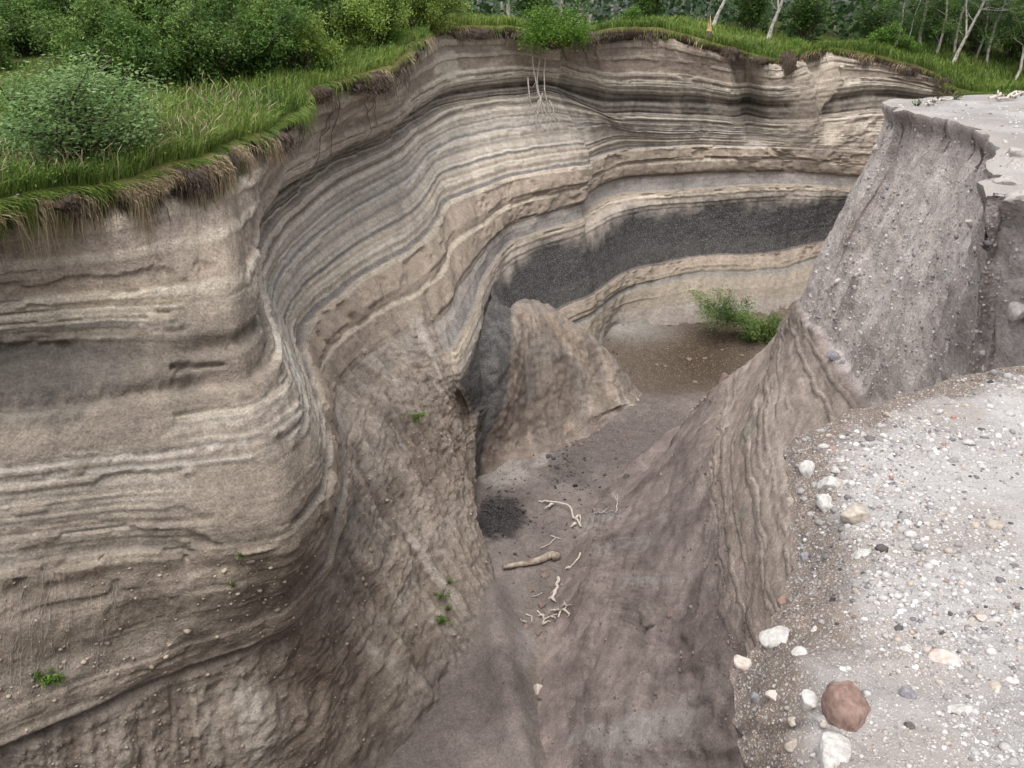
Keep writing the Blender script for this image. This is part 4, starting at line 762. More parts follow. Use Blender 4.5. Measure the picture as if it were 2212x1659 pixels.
# the same gravel goes on over the rest of the plateau around the camera and out on the far lip
for nm_, x0, x1, y0, y1, n_, sz_, lab_ in (('gravel', 1.6, 7.0, -2.5, 3.6, 2600, 0.006, 'fine gravel on the plateau beside the camera'), ('gravel', 5.4, 13.0, 8.0, 18.5, 1500, 0.016, 'pebbles on the far part of the plateau')):
    mk_ = (plat_P[..., 0] > x0) & (plat_P[..., 0] < x1) & (plat_P[..., 1] > y0) & (plat_P[..., 1] < y1) & (pdl > 0.05); cc_ = np.argwhere(mk_); wt_ = ca[mk_]; q_ = cc_[rng.choice(len(cc_), n_, p=wt_ / wt_.sum())]
    _f = rng.random((n_, 2, 1)); _i2 = np.minimum(q_[:, 0] + 1, nPT - 1); _j2 = np.minimum(q_[:, 1] + 1, nPR - 1); p_ = plat_P[q_[:, 0], q_[:, 1]]
    p_ = p_ + (plat_P[_i2, q_[:, 1]] - p_) * _f[:, 0] + (plat_P[q_[:, 0], _j2] - p_) * _f[:, 1]
    scatter_stones(nm_, p_, np.clip(rng.lognormal(math.log(sz_), 0.5, n_), 0.003, 0.07), pal[rng.choice(9, n_, p=[.2, .26, .2, .12, .06, .02, .02, .07, .05])], M_peb, lab_)

kk = np.argwhere((rT > 5.6) & (rT < 8.3) & (rD > 9.5)); kk = kk[rng.choice(len(kk), 1500)]
scatter_stones('slope_clods', wall_P[kk[:, 0], kk[:, 1]], np.clip(rng.lognormal(math.log(0.02), 0.55, len(kk)), 0.008, 0.10), lin((116, 104, 98)) * rng.uniform(0.6, 1.35, (len(kk), 1)), M_peb, 'clods and small stones lying on the right slope')
# ================================================================== wood and leaves
class Tubes:
    def __init__(s): s.V = []; s.F = []; s.n = 0
    def tube(s, pts, rad, k=6, cap=True):
        pts = np.asarray(pts, float); n = len(pts); rad = np.broadcast_to(np.asarray(rad, float), (n,))
        tg = np.gradient(pts, axis=0); tg /= np.linalg.norm(tg, axis=1, keepdims=True) + 1e-9
        ref = np.array([0.31, 0.17, 0.94]); a = np.cross(tg, ref); a /= np.linalg.norm(a, axis=1, keepdims=True) + 1e-9; b = np.cross(tg, a)
        th = np.arange(k) * 2 * math.pi / k
        ring = pts[:, None] + rad[:, None, None] * (a[:, None] * np.cos(th)[None, :, None] + b[:, None] * np.sin(th)[None, :, None])
        i = np.arange(n - 1)[:, None] * k + np.arange(k)[None]; j = np.arange(n - 1)[:, None] * k + (np.arange(k)[None] + 1) % k
        f = np.stack([i, j, j + k, i + k], -1).reshape(-1, 4) + s.n
        s.V.append(ring.reshape(-1, 3)); s.F.append(f); s.n += n * k
        if cap:
            for e, q in ((0, pts[0]), (n - 1, pts[-1])):
                s.V.append(q[None]); c = s.n; s.n += 1; o = c - 1 - (0 if e == 0 else 1) if False else None
                st = s.n - 1 - n * k - (0 if e == 0 else 1) + e * k
                ii = st + np.arange(k); jj = st + (np.arange(k) + 1) % k
                s.F.append(np.stack([ii, jj, np.full(k, c), np.full(k, c)], 1)[:, [0, 1, 2, 2]] * 0 + np.stack([ii, jj, np.full(k, c), np.full(k, c)], 1))
    def mesh(s, name, mat):
        V = np.concatenate(s.V); F4 = np.concatenate(s.F); tri = F4[:, 2] == F4[:, 3]
        T = np.concatenate([F4[~tri][:, [0, 1, 2]], F4[~tri][:, [0, 2, 3]], F4[tri][:, :3]])
        return build_mesh(name, V, T, mat, True)
def wiggle(a, b, n, amp, r, sag=0.0):
    a = np.asarray(a, float); b = np.asarray(b, float); t = np.linspace(0, 1, n)[:, None]
    L_ = np.linalg.norm(b - a); p = a + (b - a) * t
    w = np.cumsum(r.normal(size=(n, 3)), 0); w -= t * w[-1]; w[0] = 0
    p += w * amp * L_ / math.sqrt(n); p[:, 2] -= sag * L_ * (4 * t * (1 - t))[:, 0]
    return p
M_bark_w = plain_mat('birch_bark', (84, 78, 72), (176, 170, 162), 9, 0.8, 0.3, 0.01, (1, 1, 0.5), (0.3, 0.55))
M_bark_d = plain_mat('dark_bark', (58, 50, 44), (98, 88, 78), 14, 0.9, 0.5, 0.02)
M_drift = plain_mat('bleached_driftwood', (160, 150, 141), (206, 197, 188), 16, 0.85, 0.4, 0.008)
M_log = plain_mat('weathered_log', (112, 101, 91), (176, 163, 149), 6, 0.9, 0.5, 0.015, (1, 1, 1))
M_root = plain_mat('root_bark', (82, 70, 60), (140, 126, 112), 16, 0.9, 0.3, 0.01)
M_rootpale = plain_mat('pale_dead_branch', (122, 114, 106), (170, 162, 153), 14, 0.85, 0.3, 0.01)
M_splint = plain_mat('fresh_split_wood', (150, 122, 88), (186, 160, 122), 20, 0.8, 0.3, 0.01)
L_willow = leaf_mat('willow_leaf', (54, 80, 36), (124, 150, 78)); L_grey = leaf_mat('grey_willow_leaf', (62, 92, 48), (142, 168, 106))
L_birch = leaf_mat('birch_leaf', (72, 100, 38), (152, 172, 84)); L_dark = leaf_mat('wood_leaf', (44, 72, 34), (104, 134, 62)); L_bright = leaf_mat('young_leaf', (62, 98, 36), (118, 152, 62))
L_grass = leaf_mat('grass_blade', (60, 88, 34), (140, 156, 78), 0.3); L_straw = leaf_mat('dry_grass', (120, 104, 80), (186, 170, 140), 0.2)
L_haze = leaf_mat('far_leaf', (36, 58, 36), (78, 104, 66))

def leaf_quads(c, size, r, aspect=0.42, droop=0.3, up=0.6):
    """one rhombic leaf per centre"""
    n = len(c); d = r.normal(size=(n, 3)); d[:, 2] = d[:, 2] * 0.5 - droop; d /= np.linalg.norm(d, axis=1, keepdims=True)
    nn = r.normal(size=(n, 3)); nn[:, 2] = np.abs(nn[:, 2]) + up
    sd_ = np.cross(d, nn); sd_ /= np.linalg.norm(sd_, axis=1, keepdims=True) + 1e-9
    L_ = (size * r.uniform(0.6, 1.35, n))[:, None]
    V = np.stack([c, c + d * L_ * 0.5 + sd_ * L_ * aspect * 0.5, c + d * L_, c + d * L_ * 0.5 - sd_ * L_ * aspect * 0.5], 1)
    return V.reshape(-1, 3), np.arange(n * 4).reshape(-1, 4), np.repeat(np.clip(r.normal(0.45, 0.28, n), 0, 1), 4)
def leaf_mesh(name, c, size, mat, r, shade=None, **k):
    V, F_, rv = leaf_quads(c, size, r, **k)
    if shade is not None: rv = np.clip(rv * 0.6 + np.repeat(shade, 4) * 0.55, 0, 1)
    return build_mesh(name, V, F_, mat, False, np.repeat(rv[:, None], 3, 1))
def grow(r, tubes, anchors, a, direction, length, rad, depth, n_sub, spread, up=0.25, k=6):
    d = np.asarray(direction, float); d /= np.linalg.norm(d); b = np.asarray(a) + d * length; b[2] += up * length * 0.3
    p = wiggle(a, b, 6 if depth else 5, 0.10, r); tubes.tube(p, np.linspace(rad, rad * 0.45, len(p)), k if rad > 0.012 else 4, cap=False)
    if depth == 0:
        anchors.append(p); return
    for i in range(n_sub):
        f = r.uniform(0.3, 1.0); q = p[min(int(f * (len(p) - 1)), len(p) - 1)]
        nd = d + r.normal(size=3) * spread; nd[2] += up * 0.5
        grow(r, tubes, anchors, q, nd, length * r.uniform(0.45, 0.7), rad * 0.5, depth - 1, n_sub, spread, up, k)
def crown_points(anchors, n, r, spread):
    pts = np.concatenate([a[1:] for a in anchors]); i = r.integers(len(pts), size=n)
    cl = r.normal(size=(n, 3)) * spread; return pts[i] + cl
def make_shrub(name, seed, H, Wd, n_stem, n_leaf, leaf, lmat, bmat, spread=0.10, aspect=0.42, sub=3, tilt=0.75, droop=0.3, depth=2, first=0.6):
    """a many-stemmed bush rooted at the origin -> (stem mesh, crown mesh)"""
    r = np.random.default_rng(seed); tb = Tubes(); an = []
    for i in range(n_stem):
        a = r.uniform(0, 6.283); lean = r.uniform(0.1, 1.0) * tilt
        d = np.array([math.cos(a) * lean * Wd / H, math.sin(a) * lean * Wd / H, 1.0])
        grow(r, tb, an, np.array([math.cos(a) * 0.08, math.sin(a) * 0.08, -0.1]), d, H * first * r.uniform(0.6, 1.15), 0.014 * H + 0.008, depth, sub, 0.55, 0.25, 5)
    c = crown_points(an, n_leaf, r, spread * H / 2)
    return tb.mesh(name + '_stem', bmat), leaf_mesh(name + '_crown', c, leaf, lmat, r, np.clip(fbm(c[:, 0] * 2 / H * 2, c[:, 1] * 4 / H, c[:, 2] * 4 / H, 2, seed) + 0.5, 0, 1), aspect=aspect, droop=droop)
def plant_thing(name, meshes, label, cat, p, group=None, rz=0.0, sc=1.0, tilt=(0, 0), parts=('stem', 'crown')):
    e = add_obj(name, None, label=label, cat=cat, group=group, loc=tuple(p), rot=(tilt[0], tilt[1], rz), scale=(sc, sc, sc) if np.isscalar(sc) else tuple(sc))
    for nm, me in zip(parts, meshes): add_obj(nm, me, e)
    return e
def make_birch(seed, H, lean, rad, lmat, n_leaf=5000, low=0.35, leaf=0.075, forks=0, bark=None):
    r = np.random.default_rng(seed); tb = Tubes(); an = []
    p = wiggle((0, 0, -0.2), (lean[0] * H, lean[1] * H, H), 12, 0.035, r); tb.tube(p, np.linspace(rad, rad * 0.3, 12) * np.r_[1.25, np.ones(11)], 9)
    for f in range(forks):
        q = p[2 + f]; pf = wiggle(q, q + np.array([r.normal() * 0.12 * H, r.normal() * 0.1 * H, H * 0.7]), 8, 0.05, r); tb.tube(pf, np.linspace(rad * 0.6, rad * 0.2, 8), 7)
    m1 = None
    for i in range(int(9 + H)):
        f = r.uniform(low, 1.0); q = p[int(f * 11)]; a = r.uniform(0, 6.283)
        grow(r, tb, an, q, (math.cos(a), math.sin(a), r.uniform(0.1, 0.9)), H * r.uniform(0.14, 0.26), rad * 0.16, 1, 3, 0.5, 0.1, 4)
    c = crown_points(an, n_leaf, r, 0.16)
    return tb.mesh('birch_trunk', bark or M_bark_w), leaf_mesh('birch_crown', c, leaf, lmat, r, np.clip(fbm(c[:, 0], c[:, 1], c[:, 2], 2, seed) + 0.5, 0, 1), aspect=0.6)

# ---- trees and shrubs on the left bank
MD = pk_mead
gw = make_shrub('grey_willow', 21, 2.1, 3.2, 20, 22000, 0.056, L_grey, M_bark_d, 0.10, 0.45, depth=2, tilt=1.1, first=0.5)
plant_thing('willow_bush', gw, 'broad grey green willow bush leaning over the left bank', 'bush', MD.at(120, 350), rz=0.4, sc=(1.75, 1.2, 1.2), tilt=(0.1, -0.12))
wl_a = make_shrub('willow', 31, 3.4, 5.0, 15, 20000, 0.12, L_willow, M_bark_d, 0.085, 0.34, depth=2, droop=0.5, tilt=1.0, first=0.5)
wl_b = make_shrub('willow', 32, 3.4, 5.0, 15, 20000, 0.12, L_dark, M_bark_d, 0.085, 0.36, depth=2, droop=0.5, tilt=1.0, first=0.5)
bi_a = make_shrub('birch_bush', 33, 3.4, 4.4, 13, 20000, 0.085, L_birch, M_bark_d, 0.085, 0.62, depth=2, droop=0.7, tilt=1.0, first=0.5)
def mead(t, d):
    i = int(np.argmin(np.abs(mt - t))); j = int(np.argmin(np.abs(md[4:] - d))) + 4; return M_P[i, j].copy()
gl = 'trees on the left bank'
for me, u, v, rz, sc, lab in ((wl_a, 205, 175, 0.3, 0.95, 'dark willow tree behind the grey green bush on the left bank'), (wl_b, 335, 190, 1.9, 0.85, 'dark green willow tree in the middle of the left bank'),
        (wl_a, 440, 180, 3.0, 0.85, 'drooping willow tree right of the middle of the left bank'), (bi_a, 655, 150, 0.7, 0.8, 'yellow green birch with drooping twigs above the dark root mats'),
        (bi_a, 800, 100, 2.4, 0.9, 'light green birch at the bend of the rim'), (wl_b, 60, 120, 4.4, 0.95, 'dark willow tree in the upper left corner'), (wl_b, 540, 160, 5.2, 0.95, 'dark willow tree left of the drooping birch'),
        (wl_a, 610, 110, 1.2, 1.2, 'dark willow tree behind the drooping birch'), (wl_a, -60, 150, 2.2, 1.1, 'willow tree at the far left edge of the photo'), (bi_a, 905, 62, 3.9, 0.9, 'rightmost birch bush standing back from the rim bend'), (wl_b, 720, 85, .4, 1.4, 'tall dark tree behind the rim bend'),
        (wl_b, 130, 90, 2.0, 1.4, 'tall dark tree far back above the willow bush'), (wl_a, 300, 100, 0.9, 1.5, 'tall dark tree far back in the middle of the left bank'), (wl_b, 470, 95, 3.5, 1.5, 'tall dark tree far back left of the birches'), (wl_a, 830, 60, 5.5, 1.5, 'tall dark tree far back behind the light green birch')):
    plant_thing('willow_tree' if me is not bi_a else 'birch_bush', me, lab, 'tree', MD.at(u, v), gl, rz, sc, parts=('trunk', 'crown'))
ysh = make_shrub('leafy_shrub', 41, 1.1, 1.3, 9, 3200, 0.085, L_bright, M_bark_d, 0.14, 0.5)
for t, d, sc, lab in ((0.2, 3.4, 1.25, 'yellow green shrub behind the willow bush at the left edge'), (3.9, 1.6, 0.5, 'small leafy shrub in the grass of the left bank'), (4.6, 3.4, 0.6, 'low shrub at the foot of the birch'),
        (7.35, 1.2, 0.9, 'bright shrub where the rim turns to the back wall'), (12.75, 3.4, 1.3, 'bright green shrub on the back rim left of the thin birches'), (13.1, 2.6, 1.0, 'leafy shrub below the thin birches on the back rim'), (11.9, 3.0, 0.8, 'small shrub beside the leaning birches'),
        (8.2, 2.6, 0.8, 'low shrub in the meadow above the back wall'), (10.3, 3.5, 0.9, 'shrub in the meadow right of the overhanging sapling')):
    plant_thing('leafy_shrub', ysh, lab, 'shrub', mead(t, d), 'leafy shrubs in the meadow', random.uniform(0, 6), sc)

# ---- sapling hanging over the back rim with its bare dead branches
p0 = mead(9.5, 0.5); r = np.random.default_rng(77); tb = Tubes(); an = []
sap = add_obj('overhanging_sapling', None, label='bright green sapling tipping over the back rim with bare grey branches hanging below', cat='sapling', loc=tuple(p0))
for dx in (-0.55, -0.2, 0.25, 0.7):
    grow(r, tb, an, np.array([dx * 0.5, 0.3, 0]), (dx * 0.9, -0.45, 0.75 - abs(dx) * 0.2), 1.3, 0.04, 2, 4, 0.65, 0.1, 6)
c = crown_points(an, 9500, r, 0.24); c[:, 2] -= 0.45; c[:, 1] -= 0.25; c = c[c[:, 2] > -1.25]
add_obj('trunk', tb.mesh('sapling_trunk', M_bark_d), sap); add_obj('crown', leaf_mesh('sapling_crown', c, 0.085, L_bright, r, np.clip(fbm(c[:, 0], c[:, 1], c[:, 2], 2, 3) + .5, 0, 1), aspect=0.55), sap)
hang = [((1160, 78), (1150, 120), (1160, 190), (1180, 245), (1195, 278)), ((1172, 80), (1165, 130), (1160, 180), (1172, 240), (1166, 275)), ((1180, 80), (1178, 130), (1176, 190), (1185, 235), (1207, 280)), ((1140, 170), (1143, 200), (1147, 232)), ((1172, 200), (1160, 250), (1158, 278)), ((1185, 215), (1196, 240), (1205, 262)), ((1165, 215), (1155, 240), (1145, 248))]
for h in hang:
    P_ = np.array([on_y(u, v, 40.6 - 0.012 * (v - 130)) for u, v in h]) - p0; P_ = crom(np.arange(len(P_)), P_, np.linspace(0, len(P_) - 1, 12)); P_ += r.normal(size=P_.shape) * 0.02
    q = Tubes(); q.tube(P_, np.linspace(0.04, 0.012, 12), 6)
    for f in (5, 7, 9):
        q.tube(wiggle(P_[f], P_[f] + np.array([r.normal() * 0.25, -0.05, -0.35 * r.random() - 0.2]), 5, 0.1, r), np.linspace(0.016, 0.008, 5), 4)
    add_obj('dead_branch', q.mesh('dead_branch', M_rootpale), sap)

# ---- birches on the back rim
bv = [make_birch(51, 9, (0.02, 0.0), 0.085, L_dark, 9000, 0.12), make_birch(52, 8, (-0.03, 0.02), 0.07, L_dark, 8000, 0.15), make_birch(53, 10, (0.05, 0.0), 0.12, L_dark, 8000, 0.25, forks=1), make_birch(54, 7.5, (0.0, 0.03), 0.05, L_dark, 5000, 0.12)]
gb = 'birches along the back rim'
birches = [(1541, 52, 2, (0.0, 0.28), 0.8, 'thick grey birch leaning right beside the split stump'), (1656, 82, 2, (0.0, 0.16), 0.8, 'grey birch with a forked crown leaning right above the rim tongue'), (1492, 34, 3, (0, 0.08), 0.8, 'thin white birch left of the split stump'), (1470, 26, 3, (0, 0.03), 0.8, 'thinnest white stem far left of the split stump'),
  (1700, 60, 1, (0, 0.1), 0.8, 'slim birch right of the forked leaning birch'), (1880, 84, 3, (0, 0.06), 1.0, 'thin white birch, left one of the pair above the back rim'), (1934, 98, 3, (0, 0.08), 1.0, 'thin curved birch, right one of the pair above the back rim'), (1952, 100, 3, (0, 0.16), 0.7, 'very thin birch stem right of the pair'),
  (2022, 112, 1, (0, 0.04), 1.0, 'straight white birch standing alone at the right'), (2062, 136, 2, (0, 0.2), 0.72, 'stout peeling birch leaning right'), (2066, 120, 1, (0, 0.06), 1.1, 'tall birch behind the stout peeling birch'), (2136, 142, 1, (0, 0.1), 1.1, 'leaning white birch left of the rightmost birch'), (2112, 128, 3, (0, 0.12), 1.2, 'slim birch between the stout birch and the leaning one'),
  (2190, 168, 0, (0, 0.1), 0.9, 'rightmost birch on the rim'), (1800, 70, 0, (0, -0.2), 0.9, 'dark stemmed birch in the shade of the wood'), (1745, 58, 1, (0, 0.3), 0.9, 'birch leaning hard right in the shade of the wood'), (1605, 48, 1, (0, 0.05), .9, 'birch standing behind the leaning grey birch'), (1990, 96, 0, (0, 0.03), 1.1, 'birch standing back between the thin pair and the straight birch')]
for k, (u, v, m_, tl, sc, lab) in enumerate(birches):
    plant_thing('birch_tree', bv[m_], lab, 'tree', MD.at(u, v), gb, k * 1.3 if tl[1] < 0.05 else 0.0, sc, tl, parts=('trunk', 'crown'))
# wood behind, one mass
r = np.random.default_rng(91); nL = 42000
th = r.uniform(-0.62, 0.75, nL); dd_ = r.uniform(50, 84, nL); cx_ = np.sin(th) * dd_; cy_ = np.cos(th) * dd_ + 6
cz_ = -2.5 + r.beta(1.0, 1.9, nL) * 11
dens = fbm(cx_ * 0.22, cy_ * 0.22, cz_ * 0.3, 3, 92); kp = dens > -0.22 + 0.25 * (cz_ < 2.5) * (th > 0.25) * (th < 0.4) ; c = np.stack([cx_, cy_, cz_], 1)[kp]
wood = add_obj('far_wood', leaf_mesh('far_wood', c, 0.55, L_haze, r, np.clip(dens[kp] + 0.3, 0, 1), aspect=0.6), label='dark green wood standing behind the birches', cat='wood', kind='stuff')
tb = Tubes()
for i in range(70):
    a = r.uniform(-0.6, 0.75); d = r.uniform(54, 88); x, y = math.sin(a) * d, math.cos(a) * d + 6
    tb.tube(wiggle((x, y, -3.0), (x + r.normal() * 0.7, y, 9), 6, 0.03, r), np.linspace(0.16, 0.07, 6), 5, cap=False)
add_obj('stems', tb.mesh('far_wood_stems', M_bark_w), wood)
us = make_shrub('understory', 61, 2.4, 2.2, 10, 5200, 0.12, L_dark, M_bark_d, 0.16, 0.5)
us2 = make_shrub('understory', 62, 2.6, 2.2, 10, 5200, 0.10, L_bright, M_bark_d, 0.16, 0.5)
gu = 'bushes at the edge of the wood'
ul = ['left of all the birches', 'above the overhanging sapling', 'behind the split stump', 'behind the forked leaning birch', 'left of the sky gap', 'right of the sky gap', 'behind the thin pair of birches', 'right of the thin pair of birches', 'behind the straight birch', 'behind the stout peeling birch', 'behind the leaning white birch', 'behind the rightmost birch', 'above the back wall at its left end', 'between the sapling and the thin white birch']
for k, (t, d, m_, sc) in enumerate(((7.8, 9, us, 1.2), (9.3, 12, us, 1.2), (11.0, 11, us, 1.2), (11.6, 10, us, 1.25), (11.95, 14, us, 1.1), (12.5, 12, us2, 0.9), (12.8, 9, us, 1.2), (13.15, 8, us2, 1.0), (13.45, 9, us, 1.3), (13.75, 8, us, 1.2), (14.2, 7, us, 1.2), (14.6, 6, us, 1.3), (8.5, 13, us, 1.3), (10.2, 13, us, 1.2))):
    plant_thing('wood_edge_bush', m_, 'bushy growth ' + ul[k], 'bush', mead(t, d), gu, k * 0.9, sc)

# ---- split stump on the rim
p = MD.at(1532, 78); tb = Tubes(); r = np.random.default_rng(5)
st = add_obj('split_stump', None, label='broken tree stump with fresh yellow splinters on the back rim', cat='stump', loc=tuple(p))
tb.tube(np.array([(0, 0, -0.35), (0, 0, 0.0), (0.02, 0, 0.35)]), [0.22, 0.15, 0.13], 10); add_obj('base', tb.mesh('stump_base', M_bark_d), st)
for x, h, rr_ in ((-0.05, 0.5, 0.06), (0.03, 0.8, 0.055), (0.08, 0.4, 0.045)):
    tb = Tubes(); tb.tube(np.array([(x, 0, 0.25), (x + 0.01, 0.0, 0.25 + h * 0.5), (x - 0.02, 0, 0.25 + h)]), [rr_, rr_ * 0.7, 0.008], 5); add_obj('splinter', tb.mesh('splinter', M_splint), st)

# ---- fallen green tree in the basin
p = on_floor(1655, 745); r = np.random.default_rng(66); tb = Tubes(); an = []
ft_ = add_obj('fallen_tree', None, label='fallen green tree lying in the brown basin', cat='tree', loc=tuple(p))
top = on_floor(1545, 725) - p + np.array([0, 0, 1.1])
tr = wiggle((1.2, 0.2, 0.1), top, 10, 0.05, r); tb.tube(tr, np.linspace(0.11, 0.03, 10), 7)
for i in range(22):
    q = tr[int(r.integers(1, 10))]; d = np.array([-0.6 + r.normal() * 0.6, r.normal() * 0.7, 0.7 + r.normal() * 0.5]); grow(r, tb, an, q, d, r.uniform(0.55, 0.95), 0.03, 1, 4, 0.6, 0.1, 5)
c = crown_points(an, 13000, r, 0.18); c = c[c[:, 2] > -0.25]
add_obj('trunk', tb.mesh('fallen_trunk', M_rootpale), ft_); add_obj('crown', leaf_mesh('fallen_crown', c, 0.10, L_willow, r, np.clip(fbm(c[:, 0], c[:, 1], c[:, 2], 2, 3) + .45, 0, 1), aspect=0.4), ft_)

# ---- log and driftwood on the floor
def wood_thing(name, label, cat, main, r0, r1, subs, mat, seed, lift=0.05, surf='floor', bump=0.0):
    r = np.random.default_rng(seed); f = (lambda u, v: FLP.at(u, v, 6.0) + np.array([0, 0, lift])) if surf == 'floor' else (lambda u, v: pk_plat.at(u, v) + np.array([0, 0, lift]))
    P_ = np.array([f(u, v) for u, v in main]); o = P_[0].copy(); P_ = P_ - o; P_ = crom(np.arange(len(P_)), P_, np.linspace(0, len(P_) - 1, 14)) ; L_ = np.linalg.norm(P_[-1] - P_[0])
    P_[1:-1] += r.normal(size=(12, 3)) * (0.003 if cat == 'log' else 0.012) * L_; P_[:, 2] += bump * np.sin(np.linspace(0, math.pi, 14))
    e = add_obj(name, None, label=label, cat=cat, group=None, loc=tuple(o))
    tb = Tubes(); tb.tube(P_, np.linspace(r0, r1, 14) * (1 if cat == 'log' else 0.72), 9); add_obj('trunk' if cat == 'log' else 'stem', tb.mesh(name, mat), e)
    for s_ in subs:
        Q = np.array([f(u, v) for u, v in s_]) - o; Q[:, 2] += np.linspace(0, 0.08, len(Q)); Q = crom(np.arange(len(Q)), Q, np.linspace(0, len(Q) - 1, 8)); Q[1:] += r.normal(size=(7, 3)) * 0.015
        tb = Tubes(); tb.tube(Q, np.linspace(r1 * 1.2 + 0.008, 0.008, 8), 6); add_obj('branch', tb.mesh('branch', mat), e)
WD = wood_thing
WD('log', 'long weathered log lying across the gully floor', 'log', [(1090, 1229), (1130, 1221), (1165, 1212), (1190, 1203), (1206, 1206)], 0.07, 0.15, [], M_log, 1, 0.12)
WD('driftwood_branch', 'long bent white branch above the log', 'branch', [(1165, 1085), (1185, 1090), (1210, 1094), (1228, 1105), (1240, 1122), (1252, 1140)], 0.035, 0.05, [((1190, 1092), (1180, 1108)), ((1238, 1120), (1250, 1115), (1253, 1135)), ((1244, 1128), (1236, 1144))], M_drift, 2, 0.06, bump=0.15)
WD('driftwood_branch', 'thick white branch with forked end right of the stones', 'branch', [(1203, 1250), (1200, 1268), (1194, 1285), (1190, 1293)], 0.075, 0.04, [((1190, 1290), (1184, 1302)), ((1191, 1290), (1198, 1304)), ((1194, 1280), (1188, 1300))], M_drift, 3, 0.07)
WD('driftwood_branch', 'forked white sticks in a tangle, lower left one', 'branch', [(1165, 1322), (1170, 1338), (1176, 1348)], 0.03, 0.03, [((1168, 1334), (1156, 1334)), ((1176, 1346), (1186, 1348)), ((1175, 1346), (1176, 1356))], M_drift, 4, 0.06)
WD('driftwood_branch', 'forked white sticks in a tangle, upper right one', 'branch', [(1204, 1336), (1212, 1322), (1218, 1312), (1216, 1302)], 0.035, 0.025, [((1216, 1306), (1230, 1316)), ((1210, 1324), (1190, 1322), (1186, 1326)), ((1214, 1320), (1226, 1332), (1222, 1340))], M_drift, 5, 0.07)
WD('driftwood_branch', 'white stick between the two forked tangles', 'branch', [(1176, 1344), (1186, 1334), (1200, 1329)], 0.03, 0.02, [((1188, 1334), (1196, 1340))], M_drift, 6, 0.08)
WD('driftwood_branch', 'crooked white stick above the right end of the log', 'branch', [(1168, 1186), (1180, 1180), (1190, 1172), (1196, 1162), (1210, 1166)], 0.025, 0.018, [((1196, 1162), (1186, 1161))], M_drift, 7, 0.05)
WD('driftwood_branch', 'pale stick right of the log', 'branch', [(1224, 1228), (1236, 1216), (1246, 1204), (1249, 1196)], 0.02, 0.045, [((1228, 1224), (1216, 1231))], M_drift, 8, 0.05)
WD('driftwood_branch', 'thin white twig standing up by the right slope', 'branch', [(1328, 1108), (1330, 1090), (1330, 1068)], 0.02, 0.012, [((1330, 1084), (1322, 1076))], M_drift, 9, 0.1)
WD('driftwood_branch', 'thin twig lying left of the standing twig', 'branch', [(1280, 1108), (1300, 1105), (1320, 1106)], 0.02, 0.015, [((1300, 1105), (1310, 1098))], M_drift, 10, 0.06)
WD('driftwood_branch', 'small white twig below the stones', 'branch', [(1146, 1290), (1156, 1288), (1166, 1284)], 0.018, 0.014, [], M_drift, 11, 0.05)
WD('driftwood_branch', 'short pale stick left of the forked tangles', 'branch', [(1138, 1328), (1143, 1338), (1144, 1346)], 0.025, 0.02, [((1136, 1342), (1126, 1343))], M_drift, 12, 0.05)
WD('driftwood_branch', 'pale stick on the foot of the right slope near the basin', 'branch', [(1490, 890), (1505, 878), (1520, 868)], 0.03, 0.02, [], M_drift, 13, 0.15)
WD('driftwood_branch', 'bleached branch lying on the far plateau lip', 'branch', [(2000, 224), (2030, 217), (2058, 214)], 0.03, 0.02, [((2020, 219), (2010, 226))], M_drift, 14, 0.06, 'plat')
WD('driftwood_branch', 'tangled bleached branch on the plateau at the right edge', 'branch', [(2135, 216), (2170, 212), (2200, 206), (2215, 196)], 0.04, 0.03, [((2180, 211), (2205, 212)), ((2160, 213), (2150, 205))], M_drift, 15, 0.08, 'plat')
# dead branch hanging at the left edge
o = on_y(35, 425, 14.3); r = np.random.default_rng(8); e = add_obj('dead_branch', None, label='bare white branch dangling under the turf at the left edge', cat='branch', loc=tuple(o)); tb = Tubes()
P_ = np.array([on_y(u, v, 14.25) for u, v in ((38, 420), (33, 440), (22, 462), (12, 484))]) - o; tb.tube(crom(np.arange(4), P_, np.linspace(0, 3, 9)), np.linspace(0.022, 0.012, 9), 6); add_obj('stem', tb.mesh('dangling_stem', M_rootpale), e)
for a_, b_ in (((36, 424), (14, 431)), ((24, 458), (8, 472)), ((30, 446), (36, 452))):
    tb = Tubes(); tb.tube(wiggle(on_y(*a_, 14.25) - o, on_y(*b_, 14.25) - o, 5, 0.05, r), np.linspace(0.012, 0.006, 5), 5); add_obj('branch', tb.mesh('dangling_twig', M_rootpale), e)

